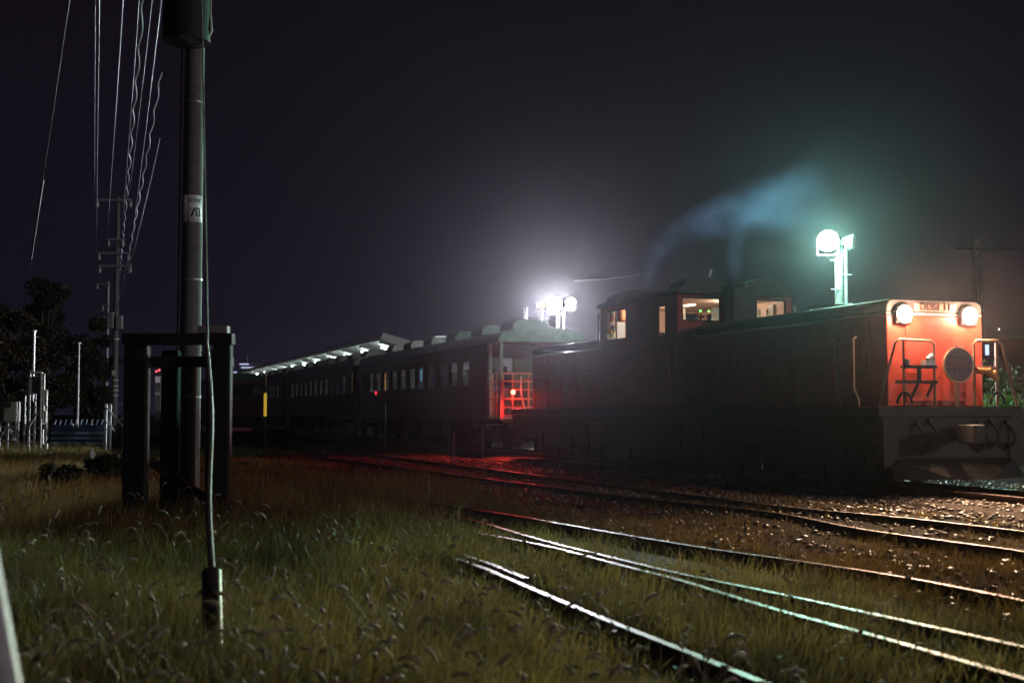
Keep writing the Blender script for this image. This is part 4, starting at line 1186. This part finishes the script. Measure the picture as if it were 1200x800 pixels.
# ------------------------------------------------------------------ trees and shrubs
def leaf_cloud(clusters, n, size, squash=0.85):
    c = np.array([q[:3] for q in clusters]); rad = np.array([q[3] for q in clusters])
    w = rad ** 2; idx = rng.choice(len(clusters), n, p=w / w.sum())
    d = rng.normal(size=(n, 3)); d /= np.linalg.norm(d, axis=1)[:, None]
    rr = rad[idx] * rng.uniform(0.25, 1.08, n) ** 0.6
    pos = c[idx] + d * rr[:, None] * np.array([1, 1, squash])
    a = rng.normal(size=(n, 3)); a /= np.linalg.norm(a, axis=1)[:, None]
    b = np.cross(a, rng.normal(size=(n, 3))); b /= np.linalg.norm(b, axis=1)[:, None]
    sz = size * rng.uniform(0.6, 1.4, n)[:, None]
    V = np.stack([pos - a * sz, pos + b * sz * 0.45, pos + a * sz, pos - b * sz * 0.45], 1).reshape(-1, 3)
    k = np.arange(n) * 4
    F = np.concatenate([np.stack([k, k + 1, k + 2], 1), np.stack([k, k + 2, k + 3], 1)])
    return V, F

M_leafA = leaf_mat('night tree leaves', (0.040, 0.040, 0.024), 0.35)
M_leafB = leaf_mat('reddish tree leaves', (0.060, 0.042, 0.032), 0.35)
M_bark = mat('bark', (0.07, 0.055, 0.045), 0.95, 0, 0.4, 6, 0.4)
def tree(u, D, v_top, wpx, label, leafm, n=26000, size=0.075):
    q = on_ground(u, D); s = D / FPX
    root = empty('tree', q, label, 'tree')
    H = P(u, v_top, D).z - GZ; W = wpx * s / 2
    mb = MB(); mb.tube([(0, 0, -0.1), (0.1, 0.05, H * 0.25), (-0.05, 0.1, H * 0.5), (0.1, 0, H * 0.8)], [0.22, 0.17, 0.12, 0.04], 10)
    cl = []
    for k in range(24):
        a = random.uniform(0, 6.28); zz = random.uniform(-0.95, 0.95); rr = W * math.sqrt(1 - zz * zz) * random.uniform(0.45, 0.9)
        e_ = (rr * math.cos(a), rr * math.sin(a), H * (0.56 + 0.40 * zz))
        mb.tube([(0, 0, e_[2] * 0.55), (e_[0] * 0.6, e_[1] * 0.6, e_[2] * 0.85), e_], [0.08, 0.05, 0.02], 6)
        cl.append((*e_, W * random.uniform(0.22, 0.42)))
    cl.append((0, 0, H * 0.6, W * 0.6))
    mb.build('trunk', M_bark, root, smooth=True)
    V, F = leaf_cloud(cl, n, size)
    o = bulk('crown', V, F, leafm); o.parent = root
tree(52, 62, 322, 95, 'broad dark tree behind the slim greenish pole', M_leafA)
tree(8, 58, 345, 80, 'dark reddish tree at the left edge behind the low rack', M_leafB)
tree(108, 70, 372, 62, 'small round dark tree left of the far utility pole', M_leafA, 24000)
tree(-30, 66, 300, 110, 'tall dark tree cut by the left edge of the picture', M_leafA, 24000)
M_weed = leaf_mat('weed leaves', (0.05, 0.055, 0.025), 0.4)
def shrub(u, D, wpx, hpx, label, n=900, size=0.07, m=M_weed):
    q = on_ground(u, D); s = D / FPX; W, Hh = wpx * s / 2, hpx * s
    root = empty('shrub', q, label, 'shrub')
    cl = []
    mb = MB()
    for k in range(9):
        a = random.uniform(0, 6.28); e_ = (W * 0.7 * math.cos(a) * random.uniform(0.3, 1), W * 0.5 * math.sin(a), Hh * random.uniform(0.35, 0.8))
        mb.tube([(0, 0, -0.05), (e_[0] * 0.5, e_[1] * 0.5, e_[2] * 0.7), e_], [0.02, 0.014, 0.006], 5); cl.append((*e_, Hh * random.uniform(0.22, 0.38)))
    mb.build('stem', M_bark, root)
    V, F = leaf_cloud(cl, n, size); o = bulk('foliage', V, F, m); o.parent = root
shrub(128, 24, 58, 42, 'dark bushy weed clump left of the timber frame')
shrub(72, 23, 66, 26, 'lower dark weed clump at the far left of the yard grass')
M_lit = leaf_mat('green lit leaves', (0.08, 0.14, 0.03), 0.5)  # brighter green copy of the weed leaves, coloured as lit by the floodlight
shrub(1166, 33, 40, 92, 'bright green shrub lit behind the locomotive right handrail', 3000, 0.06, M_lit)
shrub(1150, 36, 36, 112, 'taller dim shrub behind the bright green one', 2600, 0.07, M_weed)
shrub(1217, 34, 60, 110, 'dim shrub at the right edge of the picture', 2600, 0.07, M_weed)

# ------------------------------------------------------------------ grass
def grass():
    pts = []
    def ok(x, y):
        """how much grows here, and how tall"""
        t = (x - FC.x) * PL.x + (y - FC.y) * PL.y
        along = (x - LOCO.x) * FW.x + (y - LOCO.y) * FW.y
        pat = 0.5 + 0.5 * math.sin(x * 1.1 + 0.6 * math.sin(y * 0.8)) * math.sin(y * 0.9 + 1.1 * math.sin(x * 0.5))
        fine = 0.5 + 0.5 * math.sin(x * 3.1 + y * 1.3) * math.sin(y * 2.7 - x * 1.9)
        if t > -1.6: return 0.0, 0.1
        uu = 600 + 1440 * x / y
        k_ = max(0.0, min(1.0, (610 - uu + 30 * math.sin(y * 3.1) + 25 * math.sin(y * 1.3 + x * 2)) / 130)) if y < 24 else 0
        if rng.random() < k_ ** 1.5: return 0.8 * (0.4 + 0.6 * fine), (0.08 + 0.24 * k_) * (0.7 + 0.5 * pat)
        c = C_line(x, y)                       # metres to the left of the lone rail
        if c > 0.06:                           # tall grass left of it, thinner beside the rail
            near = min(1.0, c / 1.3); d, h = 0.35 + 0.65 * near, (0.07 + 0.25 * near) + 0.15 * pat * near
            if math.hypot(x - gb.x, (y - gb.y + 0.6) * 0.45) < 0.24: return 0.0, 0.1
            if y < 6.5: h *= 0.75
            if y < 6.3 and abs(x / y + 0.243) < 0.04: h *= 0.3
        elif c > -0.2: return 0.06, 0.06
        elif t < -7.3: d, h = 0.55, 0.10 + 0.08 * pat
        elif t < -5.9: d, h = 0.5 * pat + 0.18, 0.15
        elif t < -4.3: d, h = (0.12 + 0.6 * max(0, pat - 0.4)), 0.12
        else: d, h = 0.30 * pat + 0.05, 0.12
        if y > 20: h = min(h, 0.34); 
        return d * (0.35 + 0.65 * (0.5 * pat + 0.5 * fine)), h
    c2 = [G(*q) for q in RAIL_C2]
    def C_line(x, y):
        # signed distance from the lone rail (positive on its left)
        best = None
        for a, b in zip(c2[:-1], c2[1:]):
            dx, dy = b.x - a.x, b.y - a.y; L2 = dx * dx + dy * dy
            tt = max(0, min(1, ((x - a.x) * dx + (y - a.y) * dy) / L2))
            if (a, b) == (c2[-2], c2[-1]): tt = max(0, ((x - a.x) * dx + (y - a.y) * dy) / L2)
            px, py = a.x + dx * tt, a.y + dy * tt
            dd = math.hypot(x - px, y - py); sgn = 1 if dx * (y - a.y) - dy * (x - a.x) > 0 else -1
            if best is None or dd < abs(best): best = dd * sgn
        return best
    rings = ((4.6, 8, 1.0, 5200), (8, 13, 1.0, 6800), (13, 21, 1.3, 4600), (21, 48, 2.0, 4600))
    for y0, y1, wf, n in rings:
        k = 0; tries = 0
        while k < n and tries < n * 12:
            tries += 1
            y = rng.uniform(y0, y1); x = rng.uniform(-0.47, 0.47) * y
            d, h = ok(x, y)
            if rng.random() > d: continue
            k += 1
            nb = int(rng.integers(9, 17))
            sp = 0.075 * wf
            for _ in range(nb):
                pts.append((x + rng.normal(0, sp), y + rng.normal(0, sp), h * (rng.uniform(0.35, 1.15) if rng.random() < 0.88 else rng.uniform(1.1, 1.7)), wf))
    A = np.array(pts); n = len(A)
    x, y, h, wf = A.T
    z = gz(x, y) - 0.02
    az = rng.uniform(0, 6.28, n); lean = rng.uniform(0.1, 1.0, n) ** 1.3 * h
    lx, ly = np.cos(az) * lean, np.sin(az) * lean
    lx += 0.10 * h
    wa = az + math.pi / 2 + rng.normal(0, 0.5, n); w = rng.uniform(0.0009, 0.0030, n) * (0.7 + 0.6 * wf)
    wx, wy = np.cos(wa) * w, np.sin(wa) * w
    rows = []
    for t, ww in ((0, 1), (0.4, 0.9), (0.75, 0.6)):
        cx, cy_, cz = x + lx * t ** 1.8, y + ly * t ** 1.8, z + h * (t - 0.18 * t * t)
        rows += [np.stack([cx - wx * ww, cy_ - wy * ww, cz], 1), np.stack([cx + wx * ww, cy_ + wy * ww, cz], 1)]
    droop = rng.uniform(0.7, 0.9, n)
    rows.append(np.stack([x + lx, y + ly, z + h * droop], 1))
    V = np.stack(rows, 1).reshape(-1, 3)
    k = np.arange(n) * 7
    F = np.concatenate([np.stack([k + a, k + b, k + c], 1) for a, b, c in ((0, 1, 3), (0, 3, 2), (2, 3, 5), (2, 5, 4), (4, 5, 6))])
    tag(bulk('grass', V, F, leaf_mat('dry autumn grass', (0.205, 0.162, 0.068), 0.45, 0.45, 1.2)), 'tall dry grass and low weeds around the tracks', 'grass', kind='stuff')
    # foxtail seed heads
    VV, FF, base = [], [], 0
    cnt = 0
    while cnt < 460:
        yy = 4.7 + 10 * rng.random() ** 1.6; xx = rng.uniform(-0.46, 0.32) * yy
        c = C_line(xx, yy)
        if c < 0.1 and rng.random() > 0.15: continue
        cnt += 1
        hh = (0.28 + 0.26 * rng.random()) * (0.55 + 0.45 * min(1, max(0, c) / 1.5)) if c > 0 else 0.2
        if math.hypot(xx - gb.x, (yy - gb.y + 0.5) * 0.5) < 0.22: continue
        a = rng.uniform(0, 6.28); L = rng.uniform(0.06, 0.13); r0 = rng.uniform(0.007, 0.0125)
        zz = float(gz(xx, yy))
        d0 = np.array([math.cos(a), math.sin(a), 0]); stem_top = np.array([xx, yy, zz + hh]) + d0 * 0.12
        # stem
        path = [np.array([xx, yy, zz]), np.array([xx, yy, zz + hh * 0.6]) + d0 * 0.03, stem_top]
        rad = [0.0014, 0.0013, 0.0012]
        bend = rng.uniform(0.6, 2.2); p = stem_top.copy(); ang = math.pi / 2 - 0.5
        for k in range(6):
            ang -= bend / 6; p = p + (d0 * math.cos(ang) + np.array([0, 0, math.sin(ang)])) * L / 6
            path.append(p.copy()); rad.append(r0 * (0.75, 1.0, 1.0, 0.9, 0.65, 0.2)[k])
        side = np.array([-d0[1], d0[0], 0])
        for k, q in enumerate(path):
            tdir = path[min(k + 1, len(path) - 1)] - path[max(k - 1, 0)]; tdir = tdir / (np.linalg.norm(tdir) + 1e-9)
            up_ = np.cross(side, tdir)
            for j in range(5):
                b = 2 * math.pi * j / 5; VV.append(q + (side * math.cos(b) + up_ * math.sin(b)) * rad[k])
        m_ = len(path)
        for k in range(m_ - 1):
            for j in range(5):
                a1, a2, b1, b2 = base + k * 5 + j, base + k * 5 + (j + 1) % 5, base + (k + 1) * 5 + j, base + (k + 1) * 5 + (j + 1) % 5
                FF += [(a1, a2, b2), (a1, b2, b1)]
        base += m_ * 5
        for _ in range(46):                                    # bristles
            k = int(rng.integers(3, m_ - 1)); q = path[k] + (path[k + 1] - path[k]) * rng.random()
            dr = rng.normal(size=3); dr /= np.linalg.norm(dr); t_ = (path[k + 1] - path[k]); t_ = t_ / np.linalg.norm(t_)
            e2 = q + dr * rad[k] * 0.9 + (dr * 0.9 + t_ * 0.7) * rng.uniform(0.008, 0.016)
            sd = np.cross(dr, t_) * 0.0007
            VV += [q - sd, q + sd, e2]; FF.append((base, base + 1, base + 2)); base += 3
    tag(bulk('foxtail_grass', np.array(VV), np.array(FF), leaf_mat('foxtail seed heads', (0.38, 0.32, 0.25), 0.5, 0.25, 20, (1, 1, 1))), 'pale drooping foxtail seed heads rising from the tall grass', 'grass', kind='stuff')
grass()

# low broad leaved weeds in the grass
def weeds():
    Vs, Fs, base = [], [], 0
    for k in range(85):
        y = 4.9 + 11 * rng.random() ** 1.5; x = rng.uniform(-0.45, 0.36) * y
        n = int(rng.integers(10, 26)); z0 = float(gz(x, y)); hh = rng.uniform(0.08, 0.34); sp = rng.uniform(0.05, 0.13)
        for j in range(n):
            t = rng.random(); c = np.array([x + rng.normal(0, sp), y + rng.normal(0, sp), z0 + hh * t])
            a = rng.uniform(0, 6.28); d = np.array([math.cos(a), math.sin(a), rng.uniform(-0.3, 0.5)]); sd = np.array([-math.sin(a), math.cos(a), rng.uniform(-0.2, 0.2)])
            L = rng.uniform(0.025, 0.06); w = L * rng.uniform(0.25, 0.45)
            Vs += [c, c + d * L * 0.5 + sd * w, c + d * L + np.array([0, 0, -0.01]), c + d * L * 0.5 - sd * w]
            Fs += [(base, base + 1, base + 2), (base, base + 2, base + 3)]; base += 4
    tag(bulk('broadleaf_weeds', np.array(Vs), np.array(Fs), M_weed), 'scattered low broad leaved weeds among the dry grass', 'weeds', kind='stuff')
weeds()

# ------------------------------------------------------------------ exhaust smoke
def smoke_mat(name, c, dens, x0, x1, axis):
    m = bpy.data.materials.new(name); m.use_nodes = True
    n, l = m.node_tree.nodes, m.node_tree.links
    n.remove(n['Principled BSDF'])
    v = n.new('ShaderNodeVolumePrincipled'); v.inputs['Color'].default_value = (*c, 1); v.inputs['Anisotropy'].default_value = 0.2
    t = n.new('ShaderNodeTexCoord'); no = n.new('ShaderNodeTexNoise'); no.inputs['Scale'].default_value = 1.3; no.inputs['Detail'].default_value = 6; no.inputs['Roughness'].default_value = 0.62; no.inputs['Distortion'].default_value = 0.7
    l.new(t.outputs['Object'], no.inputs['Vector'])
    mr = n.new('ShaderNodeMapRange'); mr.inputs['From Min'].default_value = 0.36; mr.inputs['From Max'].default_value = 0.70
    mr.inputs['To Min'].default_value = 0.0; mr.inputs['To Max'].default_value = dens
    l.new(no.outputs['Fac'], mr.inputs['Value'])
    sp = n.new('ShaderNodeSeparateXYZ'); l.new(t.outputs['Object'], sp.inputs[0])
    fd = n.new('ShaderNodeMapRange'); fd.interpolation_type = 'SMOOTHSTEP'
    fd.inputs['From Min'].default_value = x0; fd.inputs['From Max'].default_value = x1
    fd.inputs['To Min'].default_value = 1.0; fd.inputs['To Max'].default_value = 0.0
    l.new(sp.outputs[axis], fd.inputs['Value'])
    mu = n.new('ShaderNodeMath'); mu.operation = 'MULTIPLY'
    l.new(mr.outputs[0], mu.inputs[0]); l.new(fd.outputs[0], mu.inputs[1]); l.new(mu.outputs[0], v.inputs['Density'])
    l.new(v.outputs[0], n['Material Output'].inputs['Volume'])
    return m
def plume(pts, label, dens, x0, x1, axis):
    q = smooth_poly([P(u, v, d) for u, v, d, r in pts], 0.4)
    n = len(q); rs = [r * d / FPX for u, v, d, r in pts]
    rr = [float(np.interp(k / (n - 1), np.linspace(0, 1, len(rs)), rs)) for k in range(n)]
    mt = smoke_mat('smoke ' + label[:8], (0.36, 0.50, 0.95), dens / 3, x0, x1, axis)
    root = tag(MB().tube(q, rr, 16).build('exhaust_smoke', mt, smooth=True), label, 'smoke', kind='stuff')
    for f in (0.78, 0.55): MB().tube(q, [w * f for w in rr], 14).build('smoke_core', mt, root, smooth=True)
plume([(758, 338, 31, 6), (761, 320, 31, 9), (768, 300, 31, 12), (784, 281, 31, 18), (808, 267, 31, 24), (838, 256, 31, 32), (872, 246, 31, 40), (915, 238, 31, 46), (975, 226, 31, 54), (1050, 215, 31, 58)],
      'wide blue exhaust plume bending right from the rear stack behind the cab', 0.17, 3.4, 8.4, 0)
plume([(862, 326, 27, 7), (862, 305, 27, 11), (863, 285, 27, 15), (868, 262, 27.2, 19), (872, 240, 27.2, 22)], 'short blue exhaust wisp rising from the stack before the cab', 0.12, 4.1, 5.8, 2)

# ------------------------------------------------------------------ haze
hz = MB().box(-262, 262, -38, 522, -1.4, 18.5)  # volume added so the lamps glow as if through lens glare
hm_ = bpy.data.materials.new('thin night haze'); hm_.use_nodes = True
n, l = hm_.node_tree.nodes, hm_.node_tree.links
n.remove(n['Principled BSDF'])
v = n.new('ShaderNodeVolumePrincipled'); v.inputs['Color'].default_value = (0.92, 0.86, 1.0, 1); v.inputs['Density'].default_value = 0.00013; v.inputs['Anisotropy'].default_value = 0.92
l.new(v.outputs[0], n['Material Output'].inputs['Volume'])
tag(hz.build('haze', hm_), 'thin haze added to stand in for the glare around the lamps', 'haze', kind='stuff')
